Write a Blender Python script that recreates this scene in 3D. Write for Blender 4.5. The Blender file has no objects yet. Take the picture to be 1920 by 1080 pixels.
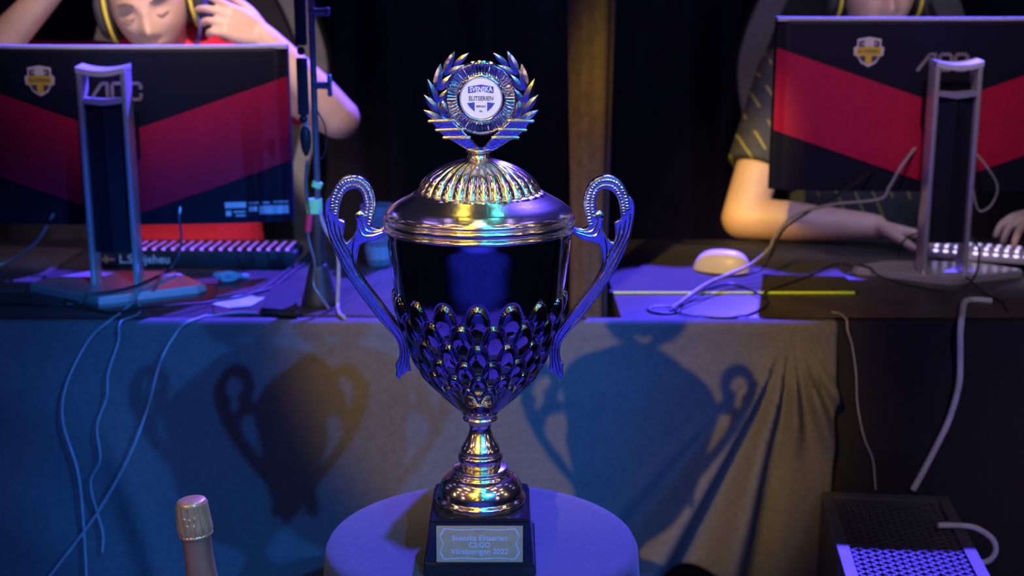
import bpy, bmesh, math, random
from mathutils import Vector, Matrix, Euler, noise as mnoise
random.seed(7)
PI = math.pi
scene = bpy.context.scene
C = scene.collection

# ------------------------------------------------------------------ camera
FPX = 2500.0
PITCH = math.radians(13.0)
CAMZ = 1.30
cam_d = bpy.data.cameras.new('camera')
cam_d.sensor_width = 36.0
cam_d.lens = FPX / 1920.0 * 36.0
cam_d.clip_start = 0.05
cam_d.clip_end = 100
cam_d.dof.use_dof = True
cam_d.dof.focus_distance = 1.50
cam_d.dof.aperture_fstop = 5.0
cam = bpy.data.objects.new('camera', cam_d)
C.objects.link(cam)
cam.location = (0, 0, CAMZ)
cam.rotation_euler = (PI / 2 - PITCH, 0, 0)
scene.camera = cam

# ------------------------------------------------------------------ world
w = bpy.data.worlds.new('hall_dark')
scene.world = w
w.use_nodes = True
w.node_tree.nodes['Background'].inputs[0].default_value = (0.25, 0.3, 1.0, 1)
w.node_tree.nodes['Background'].inputs[1].default_value = 0.02
scene.view_settings.view_transform = 'Standard'
scene.view_settings.look = 'None'
scene.view_settings.gamma = 1.0
scene.view_settings.use_curve_mapping = False
scene.view_settings.exposure = 0.12

# ------------------------------------------------------------------ lights
def spot(name, loc, target, power, color, angle, blend=0.15, radius=0.05, square=False, roll=0):
    l = bpy.data.lights.new(name, 'SPOT')
    l.energy = power
    l.color = color
    l.spot_size = math.radians(angle)
    l.spot_blend = blend
    l.shadow_soft_size = radius
    l.use_square = square
    o = bpy.data.objects.new(name, l)
    C.objects.link(o)
    o.location = loc
    d = Vector(target) - Vector(loc)
    o.rotation_euler = (d.to_track_quat('-Z', 'Y').to_matrix().to_4x4() @ Matrix.Rotation(roll, 4, 'Z')).to_euler()
    return o

YELLOW = (1.0, 0.60, 0.07)
BLUE = (0.02, 0.24, 1.0)
VIOLET = (0.085, 0.055, 1.0)
# front truss: one warm profile from the left, two blue ones from the right
spot('warm_profile_lamp', (-1.85, -3.2, 4.05), (0.06, 2.05, 0.80), 1200, YELLOW, 8.8, 0.5, 0.04)
spot('blue_profile_lamp', (2.88, -3.2, 4.05), (-0.40, 2.05, 0.58), 1150, BLUE, 11.0, 0.5, 0.04)
spot('blue_profile_lamp', (1.85, -3.2, 4.05), (-0.16, 2.05, 0.58), 1050, BLUE, 11.0, 0.5, 0.04)
# pixel lamps of the house trusses: they sparkle in the metal
AIM = (-0.03, 1.47, 0.95)
def dome(az, el, dist, power, col, rad):
    a, e = math.radians(az), math.radians(el)
    p = Vector(AIM) + Vector((math.sin(a) * math.cos(e), -math.cos(a) * math.cos(e), math.sin(e))) * dist
    spot('truss_pixel_lamp', p, AIM, power, col, 7.5, 0.4, rad)
for i, el in enumerate((14, 24, 34, 44, 54, 64, 74, 84)):
    j = 3 if i % 2 else 0
    lo_ = 0.4 if el < 40 else 1.0
    dome(-8 - j, el, 6, lo_ * 26, (1.0, 0.70, 0.07), 0.10)
    dome(-19 + j, el + 4, 6, lo_ * 18, (1.0, 0.66, 0.10), 0.08)
    dome(8 + j, el, 6, lo_ * 26, (0.05, 0.70, 1.0), 0.10)
    dome(19 - j, el + 4, 6, lo_ * 18, (0.05, 0.60, 1.0), 0.08)
for i, el in enumerate((12, 26, 40, 56, 70)):
    for sg in (-1, 1):
        dome(sg * (48 + 6 * (i % 2)), el, 6, 18, (1.0, 0.50, 0.70), 0.09)
        dome(sg * (76 - 6 * (i % 2)), el, 6, 16, (1.0, 0.72, 0.55), 0.09)
        dome(sg * 112, el, 6, 6, (0.35, 0.25, 1.0), 0.10)
for i in range(3):
    spot('truss_pixel_lamp', (-0.55, 1.9 + 0.8 * i, 4.3), AIM, 6, (1.0, 0.70, 0.08), 10, 0.5, 0.06)
    spot('truss_pixel_lamp', (0.50, 1.9 + 0.8 * i, 4.3), AIM, 6, (0.06, 0.70, 1.0), 10, 0.5, 0.06)
for sg in (-1, 1):
    spot('violet_sheen_lamp', (sg * 2.0, 1.9, 4.2), AIM, 20, (0.20, 0.12, 1.0), 12, 0.5, 0.32)  # added overhead pair that puts the violet sheen on the lid
# violet back truss, high behind the drape: a shuttered profile
vb = spot('violet_back_lamp', (1.10, 5.4, 4.42), (0.02, 1.95, 0.70), 7000, VIOLET, 30, 0.02, 0.025, True)
vb.scale = (1, 0.46, 1)
# violet wash on the stage floor in front of the tables
spot('violet_floor_wash', (0.0, -1.9, 5.0), (0.0, -2.0, 0), 1500, (0.03, 0.045, 1.0), 52, 0.5, 0.15)
spot('violet_floor_wash', (0.0, -6.2, 5.2), (0.0, -6.4, 0), 5200, (0.04, 0.045, 1.0), 74, 0.4, 0.15)
# soft warm key lights on the players, then lamps added for elbow, cable and bottle
spot('player_key_lamp', (0.1, 0.2, 3.9), (-0.66, 2.85, 1.20), 1000, (1.0, 0.78, 0.70), 11, 0.6, 0.2)
spot('player_key_lamp', (0.2, 0.0, 3.9), (0.78, 2.80, 1.02), 220, (1.0, 0.70, 0.76), 14, 0.6, 0.2)
spot('warm_profile_lamp', (-1.85, -3.0, 3.7), (0.50, 2.86, 0.88), 2000, (1.0, 0.74, 0.05), 2.6, 0.6, 0.06)  # second warm beam, added to keep the elbow yellow
spot('added_fill_lamp', (1.3, -2.5, 3.9), (0.95, 2.1, 0.55), 320, (0.85, 0.75, 1.0), 9, 0.6, 0.3)  # added neutral fill for the white cable and the tower
spot('bottle_fill_lamp', (-2.6, -1.8, 3.4), (-0.36, 1.46, 0.60), 210, (1.0, 0.72, 0.35), 4.2, 0.5, 0.08)  # added fill that turns the bottle foil golden

# ------------------------------------------------------------------ helpers
X0 = Vector((1, 0, 0))
FW = Vector((0, math.cos(PITCH), -math.sin(PITCH)))
UP = Vector((0, math.sin(PITCH), math.cos(PITCH)))
CP = Vector((0, 0, CAMZ))

def ray(u, v):
    return FW + X0 * ((u - 960) / FPX) + UP * (-(v - 540) / FPX)

def PY(u, v, y):            # point of a pixel's ray on the upright plane at distance y
    d = ray(u, v)
    return CP + d * (y / d.y)

def PZ(u, v, z):            # point of a pixel's ray on the level plane at height z
    d = ray(u, v)
    return CP + d * ((z - CAMZ) / d.z)

def tag(o, label=None, cat=None, group=None, kind=None):
    if label: o['label'] = label
    if cat: o['category'] = cat
    if group: o['group'] = group
    if kind: o['kind'] = kind
    return o

def thing(name, label, cat, loc=(0, 0, 0), rot=(0, 0, 0), group=None):
    o = bpy.data.objects.new(name, None)
    C.objects.link(o)
    o.empty_display_size = 0.05
    o.location = loc
    o.rotation_euler = rot
    return tag(o, label, cat, group)

def world_of(o):
    m = Matrix.LocRotScale(o.location, o.rotation_euler, o.scale)
    if o.parent:
        return world_of(o.parent) @ o.matrix_parent_inverse @ m
    return m

def put(name, me, mat, parent=None, world=False, M=None):
    """one mesh object; world=True: vertices are in world coordinates"""
    o = bpy.data.objects.new(name, me)
    C.objects.link(o)
    if mat is not None and not me.materials:
        for m in (mat if isinstance(mat, (list, tuple)) else [mat]):
            me.materials.append(m)
    if M is not None:
        o.matrix_basis = M
    if parent:
        o.parent = parent
        if world:
            o.matrix_parent_inverse = world_of(parent).inverted()
    return o

def done(bm, smooth=True, angle=40):
    me = bpy.data.meshes.new('m')
    bmesh.ops.recalc_face_normals(bm, faces=bm.faces)
    if smooth:
        a = math.radians(angle)
        for f in bm.faces: f.smooth = True
        for e in bm.edges:
            if len(e.link_faces) == 2 and e.calc_face_angle(0) > a: e.smooth = False
    bm.to_mesh(me)
    bm.free()
    return me

def B(): return bmesh.new()

def add_box(bm, c, s, M=None, bev=0.0, seg=2):
    r = bmesh.ops.create_cube(bm, size=1.0)
    vs = r['verts']
    for v in vs:
        v.co = Vector((v.co.x * s[0], v.co.y * s[1], v.co.z * s[2])) + Vector(c)
    if bev > 0:
        es = list({e for v in vs for e in v.link_edges})
        rr = bmesh.ops.bevel(bm, geom=es, offset=bev, segments=seg, affect='EDGES', profile=0.5)
        vs = list({v for f in rr['faces'] for v in f.verts} | {v for v in vs if v.is_valid})
    if M is not None:
        for v in vs: v.co = M @ v.co
    return vs

def smooth_path(pts, n=6):
    pts = [Vector(p) for p in pts]
    if len(pts) < 3: return pts
    out = []
    for i in range(len(pts) - 1):
        p0 = pts[max(i - 1, 0)]; p1 = pts[i]; p2 = pts[i + 1]; p3 = pts[min(i + 2, len(pts) - 1)]
        for k in range(n):
            t = k / n
            out.append(0.5 * ((2 * p1) + (p2 - p0) * t + (2 * p0 - 5 * p1 + 4 * p2 - p3) * t * t + (3 * p1 - p0 - 3 * p2 + p3) * t ** 3))
    out.append(pts[-1])
    return out

def lerp_list(r, m):
    if not isinstance(r, (list, tuple)): return [r] * m
    out = []
    for i in range(m):
        t = i / (m - 1) * (len(r) - 1)
        k = min(int(t), len(r) - 2)
        out.append(r[k] + (r[k + 1] - r[k]) * (t - k))
    return out

def add_tube(bm, pts, r, seg=10, n=6, round_ends=False, flat=(1, 1)):
    P = smooth_path(pts, n) if len(pts) > 2 else ([Vector(pts[0]).lerp(Vector(pts[1]), k / 4) for k in range(5)])
    R = lerp_list(r, len(P))
    if round_ends:
        t0 = (P[0] - P[1]).normalized(); t1 = (P[-1] - P[-2]).normalized()
        a, b = P[0], P[-1]; ra, rb = R[0], R[-1]
        pre = [(a + t0 * ra * math.sin(q), ra * math.cos(q)) for q in (1.45, 1.1, 0.75, 0.4)]
        post = [(b + t1 * rb * math.sin(q), rb * math.cos(q)) for q in (0.4, 0.75, 1.1, 1.45)]
        P = [p for p, _ in pre] + P + [p for p, _ in post]
        R = [q for _, q in pre] + R + [q for _, q in post]
    rings = []
    t = (P[1] - P[0]).normalized()
    nrm = (Vector((0, 1, 0)) - t * t.y).normalized() if abs(t.y) < 0.9 else Vector((1, 0, 0))
    if abs(t.z) < 0.9: nrm = (Vector((0, 0, 1)) - t * t.z).normalized()
    for i, p in enumerate(P):
        tn = (P[min(i + 1, len(P) - 1)] - P[max(i - 1, 0)]).normalized()
        nrm = (nrm - tn * nrm.dot(tn)).normalized()
        bn = tn.cross(nrm)
        rings.append([bm.verts.new(p + (nrm * math.cos(2 * PI * k / seg) * flat[0] + bn * math.sin(2 * PI * k / seg) * flat[1]) * R[i]) for k in range(seg)])
    for a, b in zip(rings, rings[1:]):
        for k in range(seg):
            bm.faces.new((a[k], a[(k + 1) % seg], b[(k + 1) % seg], b[k]))
    bm.faces.new(rings[0][::-1]); bm.faces.new(rings[-1])

def add_ball(bm, c, r, seg=16, rings=10, M=None):
    c = Vector(c)
    rr = r if isinstance(r, (tuple, list)) else (r, r, r)
    res = bmesh.ops.create_uvsphere(bm, u_segments=seg, v_segments=rings, radius=1.0)
    for v in res['verts']:
        q = Vector((v.co.x * rr[0], v.co.y * rr[1], v.co.z * rr[2]))
        if M is not None: q = M @ q
        v.co = q + c

def add_lathe(bm, prof, seg=48, c=(0, 0, 0), rfun=None, cap=True):
    """prof: list of (r, z)"""
    c = Vector(c)
    rings = []
    for (r, z) in prof:
        ring = []
        for k in range(seg):
            a = 2 * PI * k / seg
            rr = r + (rfun(a, z, r) if rfun else 0)
            ring.append(bm.verts.new(c + Vector((rr * math.cos(a), rr * math.sin(a), z))))
        rings.append(ring)
    for a, b in zip(rings, rings[1:]):
        for k in range(seg):
            bm.faces.new((a[k], a[(k + 1) % seg], b[(k + 1) % seg], b[k]))
    if cap:
        bm.faces.new(rings[0][::-1]); bm.faces.new(rings[-1])

def add_prism(bm, poly, h, M):
    """poly in local xy, extruded 0..h along local z, then M"""
    lo = [bm.verts.new(M @ Vector((x, y, 0))) for x, y in poly]
    hi = [bm.verts.new(M @ Vector((x, y, h))) for x, y in poly]
    n = len(poly)
    bm.faces.new(lo[::-1]); bm.faces.new(hi)
    for k in range(n):
        bm.faces.new((lo[k], lo[(k + 1) % n], hi[(k + 1) % n], hi[k]))

def resample(prof, n=4):
    pts = [Vector((r, z, 0)) for r, z in prof]
    return [(max(p.x, 0.0005), p.y) for p in smooth_path(pts, n)]

# faces the camera: local x -> world x, local y -> world z, local z -> world -y
FACE = Matrix(((1, 0, 0, 0), (0, 0, -1, 0), (0, 1, 0, 0), (0, 0, 0, 1)))

def from_obj(o):
    bpy.context.view_layer.update()
    dg = bpy.context.evaluated_depsgraph_get()
    me = bpy.data.meshes.new_from_object(o.evaluated_get(dg))
    d = o.data
    bpy.data.objects.remove(o)
    if isinstance(d, bpy.types.Mesh): bpy.data.meshes.remove(d)
    else: bpy.data.curves.remove(d)
    return me

def curve_mesh(splines, extrude, bevel, res=3):
    """filled flat outline (with holes) in local xy, thick along local z"""
    cu = bpy.data.curves.new('c', 'CURVE')
    cu.dimensions = '2D'
    cu.fill_mode = 'BOTH'
    cu.extrude = extrude
    cu.bevel_depth = bevel
    cu.bevel_resolution = res
    cu.offset = -bevel
    for pts in splines:
        sp = cu.splines.new('POLY')
        sp.points.add(len(pts) - 1)
        for q, p in zip(sp.points, pts): q.co = (p[0], p[1], 0, 1)
        sp.use_cyclic_u = True
    o = bpy.data.objects.new('c', cu)
    C.objects.link(o)
    me = from_obj(o)
    return me

def text_mesh(body, size, extrude=0.0004, bold=0.0, align='CENTER', spacing=1.0, sx=1.0):
    cu = bpy.data.curves.new('t', 'FONT')
    cu.body = body
    cu.size = size
    cu.extrude = extrude
    cu.offset = bold
    cu.align_x = align
    cu.align_y = 'CENTER'
    cu.space_character = spacing
    cu.resolution_u = 3
    o = bpy.data.objects.new('t', cu)
    C.objects.link(o)
    me = from_obj(o)
    me.transform(Matrix.Diagonal((sx, 1, 1, 1)))
    return me

def remesh(bm, voxel, smooth=4):
    me = bpy.data.meshes.new('r')
    bmesh.ops.recalc_face_normals(bm, faces=bm.faces)
    bm.to_mesh(me); bm.free()
    o = bpy.data.objects.new('r', me)
    C.objects.link(o)
    m = o.modifiers.new('r', 'REMESH'); m.mode = 'VOXEL'; m.voxel_size = voxel
    if smooth:
        s = o.modifiers.new('s', 'SMOOTH'); s.factor = 0.5; s.iterations = smooth
    out = from_obj(o)
    out.polygons.foreach_set('use_smooth', [True] * len(out.polygons))
    return out

def closed_spline(pts, n=5):
    P = [Vector((p[0], p[1], 0)) for p in pts]
    m = len(P); out = []
    for i in range(m):
        p0, p1, p2, p3 = P[i - 1], P[i], P[(i + 1) % m], P[(i + 2) % m]
        for k in range(n):
            t = k / n
            q = 0.5 * ((2 * p1) + (p2 - p0) * t + (2 * p0 - 5 * p1 + 4 * p2 - p3) * t * t + (3 * p1 - p0 - 3 * p2 + p3) * t ** 3)
            out.append((q.x, q.y))
    return out

# ------------------------------------------------------------------ materials
def material(name, col, rough=0.5, metal=0.0, var=0.15, scale=40, bump=0.0, bscale=200, spec=0.5, emit=None, estr=0, trans=0, ior=1.45, coat=0, sheen=0, alpha=None):
    m = bpy.data.materials.new(name)
    m.use_nodes = True
    nt = m.node_tree
    b = nt.nodes['Principled BSDF']
    b.inputs['Roughness'].default_value = rough
    b.inputs['Metallic'].default_value = metal
    b.inputs['Specular IOR Level'].default_value = spec
    b.inputs['IOR'].default_value = ior
    b.inputs['Transmission Weight'].default_value = trans
    b.inputs['Coat Weight'].default_value = coat
    b.inputs['Sheen Weight'].default_value = sheen
    tc = nt.nodes.new('ShaderNodeTexCoord')
    nz = nt.nodes.new('ShaderNodeTexNoise')
    nz.inputs['Scale'].default_value = scale
    nz.inputs['Detail'].default_value = 4
    nt.links.new(tc.outputs['Object'], nz.inputs['Vector'])
    rp = nt.nodes.new('ShaderNodeValToRGB')
    rp.color_ramp.elements[0].position = 0.3
    rp.color_ramp.elements[1].position = 0.7
    rp.color_ramp.elements[0].color = tuple(c * (1 - var) for c in col[:3]) + (1,)
    rp.color_ramp.elements[1].color = tuple(min(1, c * (1 + var)) for c in col[:3]) + (1,)
    nt.links.new(nz.outputs['Fac'], rp.inputs['Fac'])
    nt.links.new(rp.outputs['Color'], b.inputs['Base Color'])
    if bump > 0:
        n2 = nt.nodes.new('ShaderNodeTexNoise')
        n2.inputs['Scale'].default_value = bscale
        n2.inputs['Detail'].default_value = 3
        nt.links.new(tc.outputs['Object'], n2.inputs['Vector'])
        bp = nt.nodes.new('ShaderNodeBump')
        bp.inputs['Strength'].default_value = bump
        bp.inputs['Distance'].default_value = 0.002
        nt.links.new(n2.outputs['Fac'], bp.inputs['Height'])
        nt.links.new(bp.outputs['Normal'], b.inputs['Normal'])
    if emit:
        b.inputs['Emission Color'].default_value = tuple(emit) + (1,)
        b.inputs['Emission Strength'].default_value = estr
    return m

M = {}
M['floor'] = material('stage_floor_paint', (0.30, 0.30, 0.32), 0.55, var=0.25, scale=3, bump=0.1, bscale=30)
M['drape'] = material('black_drape', (0.020, 0.018, 0.036), 0.9, var=0.3, scale=20, sheen=0.05, bump=0.1)
M['brown'] = material('brown_drape', (0.085, 0.058, 0.036), 0.9, var=0.2, scale=60, bump=0.3, bscale=300)
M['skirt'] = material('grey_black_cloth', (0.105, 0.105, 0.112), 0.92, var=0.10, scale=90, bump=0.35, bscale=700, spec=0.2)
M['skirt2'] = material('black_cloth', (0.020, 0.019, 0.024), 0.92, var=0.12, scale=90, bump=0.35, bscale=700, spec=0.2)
M['tablecloth'] = material('stretch_cloth', (0.044, 0.044, 0.052), 0.85, var=0.12, scale=150, bump=0.3, bscale=900, spec=0.2, sheen=0.1)
M['desk'] = material('black_laminate', (0.055, 0.050, 0.052), 0.38, var=0.25, scale=12, bump=0.05, bscale=80)
M['desk_leg'] = material('grey_steel', (0.25, 0.25, 0.26), 0.4, 0.9)
M['pad'] = material('mouse_pad_cloth', (0.065, 0.062, 0.060), 0.9, var=0.15, scale=200, bump=0.2, bscale=900, spec=0.2)
M['pad2'] = material('desk_pad_cloth', (0.075, 0.062, 0.060), 0.9, var=0.15, scale=200, bump=0.2, bscale=900, spec=0.2)
M['stitch'] = material('lime_stitching', (0.55, 0.75, 0.06), 0.6, var=0.2, scale=400, emit=(0.5, 0.75, 0.05), estr=0.06)  # faint emission brightens the thread, which is no light source
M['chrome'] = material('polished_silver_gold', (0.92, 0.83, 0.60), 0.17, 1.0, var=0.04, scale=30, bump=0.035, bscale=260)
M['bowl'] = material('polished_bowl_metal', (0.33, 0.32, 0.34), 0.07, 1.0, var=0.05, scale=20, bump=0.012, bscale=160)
M['cast'] = material('cast_silver', (0.72, 0.72, 0.76), 0.14, 1.0, var=0.1, scale=90, bump=0.12, bscale=420)
M['plinth'] = material('black_stone_plinth', (0.012, 0.012, 0.016), 0.12, var=0.3, scale=15, spec=0.6, coat=0.3)
M['plaque'] = material('brushed_plaque', (0.34, 0.25, 0.13), 0.6, 0.0, var=0.1, scale=120, bump=0.05, bscale=500)
M['engrave'] = material('pale_engraving', (0.36, 0.42, 0.50), 0.6, var=0.05)
M['medal'] = material('medal_metal', (0.75, 0.74, 0.74), 0.09, 1.0, var=0.04)
M['white_print'] = material('white_enamel', (0.66, 0.64, 0.62), 0.45, var=0.03)
M['blue_print'] = material('navy_print', (0.03, 0.055, 0.28), 0.5, var=0.05)
M['dark_print'] = material('charcoal_print', (0.06, 0.06, 0.09), 0.5, var=0.05)
M['shell'] = material('monitor_plastic', (0.009, 0.010, 0.022), 0.55, spec=0.25, var=0.2, scale=300, bump=0.1, bscale=900)
M['accent'] = material('red_accent', (0.50, 0.010, 0.05), 0.42, var=0.1, scale=80, bump=0.05, bscale=600)
M['silver'] = material('silver_plastic', (0.62, 0.62, 0.64), 0.34, 0.6, var=0.05)
M['bezel'] = material('pale_bezel_plastic', (0.62, 0.64, 0.68), 0.35, 0.0, var=0.04)
M['logo'] = material('grey_logo', (0.38, 0.36, 0.40), 0.4, 0.3)
M['yellow'] = material('yellow_print', (0.80, 0.60, 0.05), 0.5, var=0.06)
M['sticker_white'] = material('white_sticker', (0.72, 0.70, 0.74), 0.5, var=0.05)
M['screen'] = material('screen_glow', (0.05, 0.05, 0.06), 0.3, emit=(0.75, 0.8, 1.0), estr=1.3)
M['black'] = material('matt_black_plastic', (0.022, 0.022, 0.026), 0.5, var=0.2)
M['dark_rubber'] = material('dark_rubber', (0.035, 0.035, 0.04), 0.7, var=0.2)
M['blue_metal'] = material('blued_steel_tube', (0.28, 0.30, 0.34), 0.35, 0.8)
M['green_tape'] = material('green_tape', (0.25, 0.75, 0.35), 0.6, emit=(0.2, 0.9, 0.4), estr=0.1)  # slight glow put into the tape to lift it; no lamp
M['red_plug'] = material('red_plug', (0.75, 0.04, 0.12), 0.5)
M['cable_white'] = material('white_cable', (0.62, 0.60, 0.62), 0.5)
M['cable_grey'] = material('grey_cable', (0.30, 0.30, 0.33), 0.5)
M['cable_black'] = material('black_cable', (0.018, 0.018, 0.022), 0.45)
M['key_black'] = material('black_keycap', (0.03, 0.03, 0.036), 0.45)
M['key_white'] = material('white_keycap', (0.62, 0.60, 0.64), 0.45)
M['key_led'] = material('purple_key_light', (0.2, 0.1, 0.6), 0.4, emit=(0.35, 0.12, 1.0), estr=1.6)
M['key_led2'] = material('lilac_key_light', (0.5, 0.4, 0.9), 0.4, emit=(0.6, 0.5, 1.0), estr=2.2)
M['mouse'] = material('white_mouse_shell', (0.80, 0.79, 0.78), 0.35, var=0.03)
M['glass'] = material('clear_cup', (0.85, 0.92, 1.0), 0.08, trans=0.9, ior=1.2, var=0.02)
M['film'] = material('crinkled_film', (0.55, 0.6, 0.68), 0.2, trans=0.35, ior=1.2)
M['paper'] = material('white_leaflet', (0.55, 0.55, 0.60), 0.6)
M['foil'] = material('gold_foil', (0.66, 0.36, 0.12), 0.36, 0.55, var=0.15, scale=60, bump=0.35, bscale=160)
M['foil_neck'] = material('copper_foil', (0.40, 0.19, 0.08), 0.42, 0.5, var=0.15, scale=60, bump=0.12, bscale=160)
M['bottle_glass'] = material('dark_green_glass', (0.01, 0.03, 0.015), 0.08, spec=0.6)
M['bucket'] = material('steel_bucket', (0.6, 0.6, 0.6), 0.3, 1.0)
M['pc'] = material('pc_black_paint', (0.022, 0.022, 0.028), 0.45, var=0.15)
M['grille'] = material('grille_steel', (0.10, 0.10, 0.12), 0.5, 0.3)
M['skin'] = material('skin', (0.60, 0.36, 0.27), 0.5, var=0.07, scale=25, bump=0.05, bscale=300)
M['brow'] = material('light_brow', (0.16, 0.09, 0.055), 0.7, var=0.3, scale=200)
M['lips'] = material('lips', (0.46, 0.20, 0.17), 0.45)
M['hair'] = material('brown_hair', (0.07, 0.042, 0.025), 0.6, var=0.3, scale=60, bump=0.5, bscale=120)
M['red_shirt'] = material('red_jersey', (0.55, 0.012, 0.035), 0.75, var=0.12, scale=120, bump=0.1)
M['chair_grey'] = material('grey_chair_cover', (0.20, 0.19, 0.20), 0.6, var=0.1)
M['chair_black'] = material('black_chair_cover', (0.02, 0.02, 0.024), 0.55, var=0.1)

def jersey_material():
    m = material('dark_patterned_jersey', (0.045, 0.042, 0.055), 0.75, var=0.2, scale=60)
    nt = m.node_tree
    b = nt.nodes['Principled BSDF']
    old = b.inputs['Base Color'].links[0].from_socket
    tc = nt.nodes.new('ShaderNodeTexCoord')
    mp = nt.nodes.new('ShaderNodeMapping'); mp.inputs['Rotation'].default_value = (0, math.radians(28), 0)
    nt.links.new(tc.outputs['Object'], mp.inputs['Vector'])
    wv = nt.nodes.new('ShaderNodeTexWave'); wv.inputs['Scale'].default_value = 9.0
    wv.bands_direction = 'X'; wv.inputs['Distortion'].default_value = 1.0
    nt.links.new(mp.outputs['Vector'], wv.inputs['Vector'])
    nz = nt.nodes.new('ShaderNodeTexNoise'); nz.inputs['Scale'].default_value = 16
    nt.links.new(mp.outputs['Vector'], nz.inputs['Vector'])
    a = nt.nodes.new('ShaderNodeMath'); a.operation = 'GREATER_THAN'; a.inputs[1].default_value = 0.96
    nt.links.new(wv.outputs['Fac'], a.inputs[0])
    c = nt.nodes.new('ShaderNodeMath'); c.operation = 'GREATER_THAN'; c.inputs[1].default_value = 0.47
    nt.links.new(nz.outputs['Fac'], c.inputs[0])
    d = nt.nodes.new('ShaderNodeMath'); d.operation = 'MULTIPLY'
    nt.links.new(a.outputs[0], d.inputs[0]); nt.links.new(c.outputs[0], d.inputs[1])
    mx = nt.nodes.new('ShaderNodeMix'); mx.data_type = 'RGBA'
    nt.links.new(d.outputs[0], mx.inputs[0])
    nt.links.new(old, mx.inputs[6])
    mx.inputs[7].default_value = (0.30, 0.25, 0.06, 1)
    nt.links.new(mx.outputs[2], b.inputs['Base Color'])
    return m
M['jersey'] = jersey_material()

# ------------------------------------------------------------------ setting
DZ = 0.75
bm = B(); add_box(bm, (0, -2.4, -0.02), (12, 13.2, 0.04))
tag(put('floor', done(bm, False), M['floor']), 'grey painted stage floor', kind='structure')

bm = B()                                    # the black drape behind the players
nx, nz = 520, 8
g = []
for i in range(nx + 1):
    x = -2.6 + 5.2 * i / nx
    y = 3.62 + 0.035 * math.sin(x * 21 + 1.5 * math.sin(x * 3)) + 0.02 * math.sin(x * 47 + 1) + 0.03 * mnoise.noise((x * 3, 0, 0))
    g.append([bm.verts.new((x + 0.01 * math.sin(k), y + 0.012 * math.sin(k * 0.8 + x * 9), 2.14 * k / nz)) for k in range(nz + 1)])
for i in range(nx):
    for k in range(nz):
        bm.faces.new((g[i][k], g[i + 1][k], g[i + 1][k + 1], g[i][k + 1]))
me = done(bm, True, 80)
wb = put('wall_back', me, M['drape'])
tag(wb, 'black pleated stage drape behind the players', kind='structure')

# ------------------------------------------------------------------ desks
def desk(x0, x1, label):
    t = thing('desk', label, 'desk', ((x0 + x1) / 2, 2.49, 0), group=None)
    bm = B(); add_box(bm, ((x0 + x1) / 2, 2.49, DZ - 0.0125), (x1 - x0, 0.72, 0.025), bev=0.002)
    put('desk_top', done(bm), M['desk'], t, True)
    bm = B(); add_box(bm, ((x0 + x1) / 2, 2.1295, DZ - 0.0135), (x1 - x0 - 0.004, 0.003, 0.021))
    put('edge_band', done(bm, False), M['desk'], t, True)
    for x in (x0 + 0.06, x1 - 0.06):
        for y in (2.20, 2.80):
            bm = B(); add_box(bm, (x, y, (DZ - 0.025) / 2), (0.035, 0.035, DZ - 0.025), bev=0.003)
            put('leg', done(bm), M['desk_leg'], t, True)
    return t
desk(-1.55, 0.088, 'black laminate desk carrying the black keyboard and crested monitor')
desk(0.182, 1.75, 'black laminate desk carrying the white keyboard and white mouse')

# fabric sleeved pole standing in the gap between the desks
pole_x = PY(1102, 300, 2.32).x
t = thing('draped_pole', 'upright pole in a brown fabric sleeve between the desks', 'pole', (0.134, 2.30, 0))
bm = B()
prof = [(0.036 + 0.004 * math.sin(z * 6), z) for z in [0.012 + 0.06 * i for i in range(24)]]
add_lathe(bm, prof, 40, (0.134, 2.30, 0), rfun=lambda a, z, r: 0.0022 * math.sin(a * 7 + z * 2))
put('fabric_sleeve', done(bm), M['brown'], t, True)
bm = B(); add_lathe(bm, [(0.043, 0), (0.043, 0.010), (0.030, 0.014)], 32, (0.134, 2.30, 0))
put('base_plate', done(bm), M['desk_leg'], t, True)

# ------------------------------------------------------------------ skirts
gx, gz = PY(1484, 618, 2.12).x, 0.742
def ss(a, b, x):
    t = min(1, max(0, (x - a) / (b - a))); return t * t * (3 - 2 * t)
def skirt(name, x0, x1, nx, yf, zb, mat, label):
    bm = B(); nz = 60; g = []
    for i in range(nx + 1):
        x = x0 + (x1 - x0) * i / nx
        col = []
        for k in range(nz + 1):
            q = k / nz
            z = 0.742 - (0.742 - zb(x)) * q
            col.append(bm.verts.new((x, yf(x, z), z)))
        # the cloth turns over the desk edge
        top = bm.verts.new((x, 2.150, DZ + 0.0022)); mid = bm.verts.new((x, 2.1285, DZ + 0.0015))
        g.append([top, mid] + col)
    for i in range(nx):
        for k in range(len(g[0]) - 1):
            bm.faces.new((g[i][k], g[i + 1][k], g[i + 1][k + 1], g[i][k + 1]))
    o = put(name, done(bm, True, 80), mat)
    s = o.modifiers.new('thick', 'SOLIDIFY'); s.thickness = 0.0015; s.offset = 0
    return tag(o, label, 'table skirt')
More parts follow.
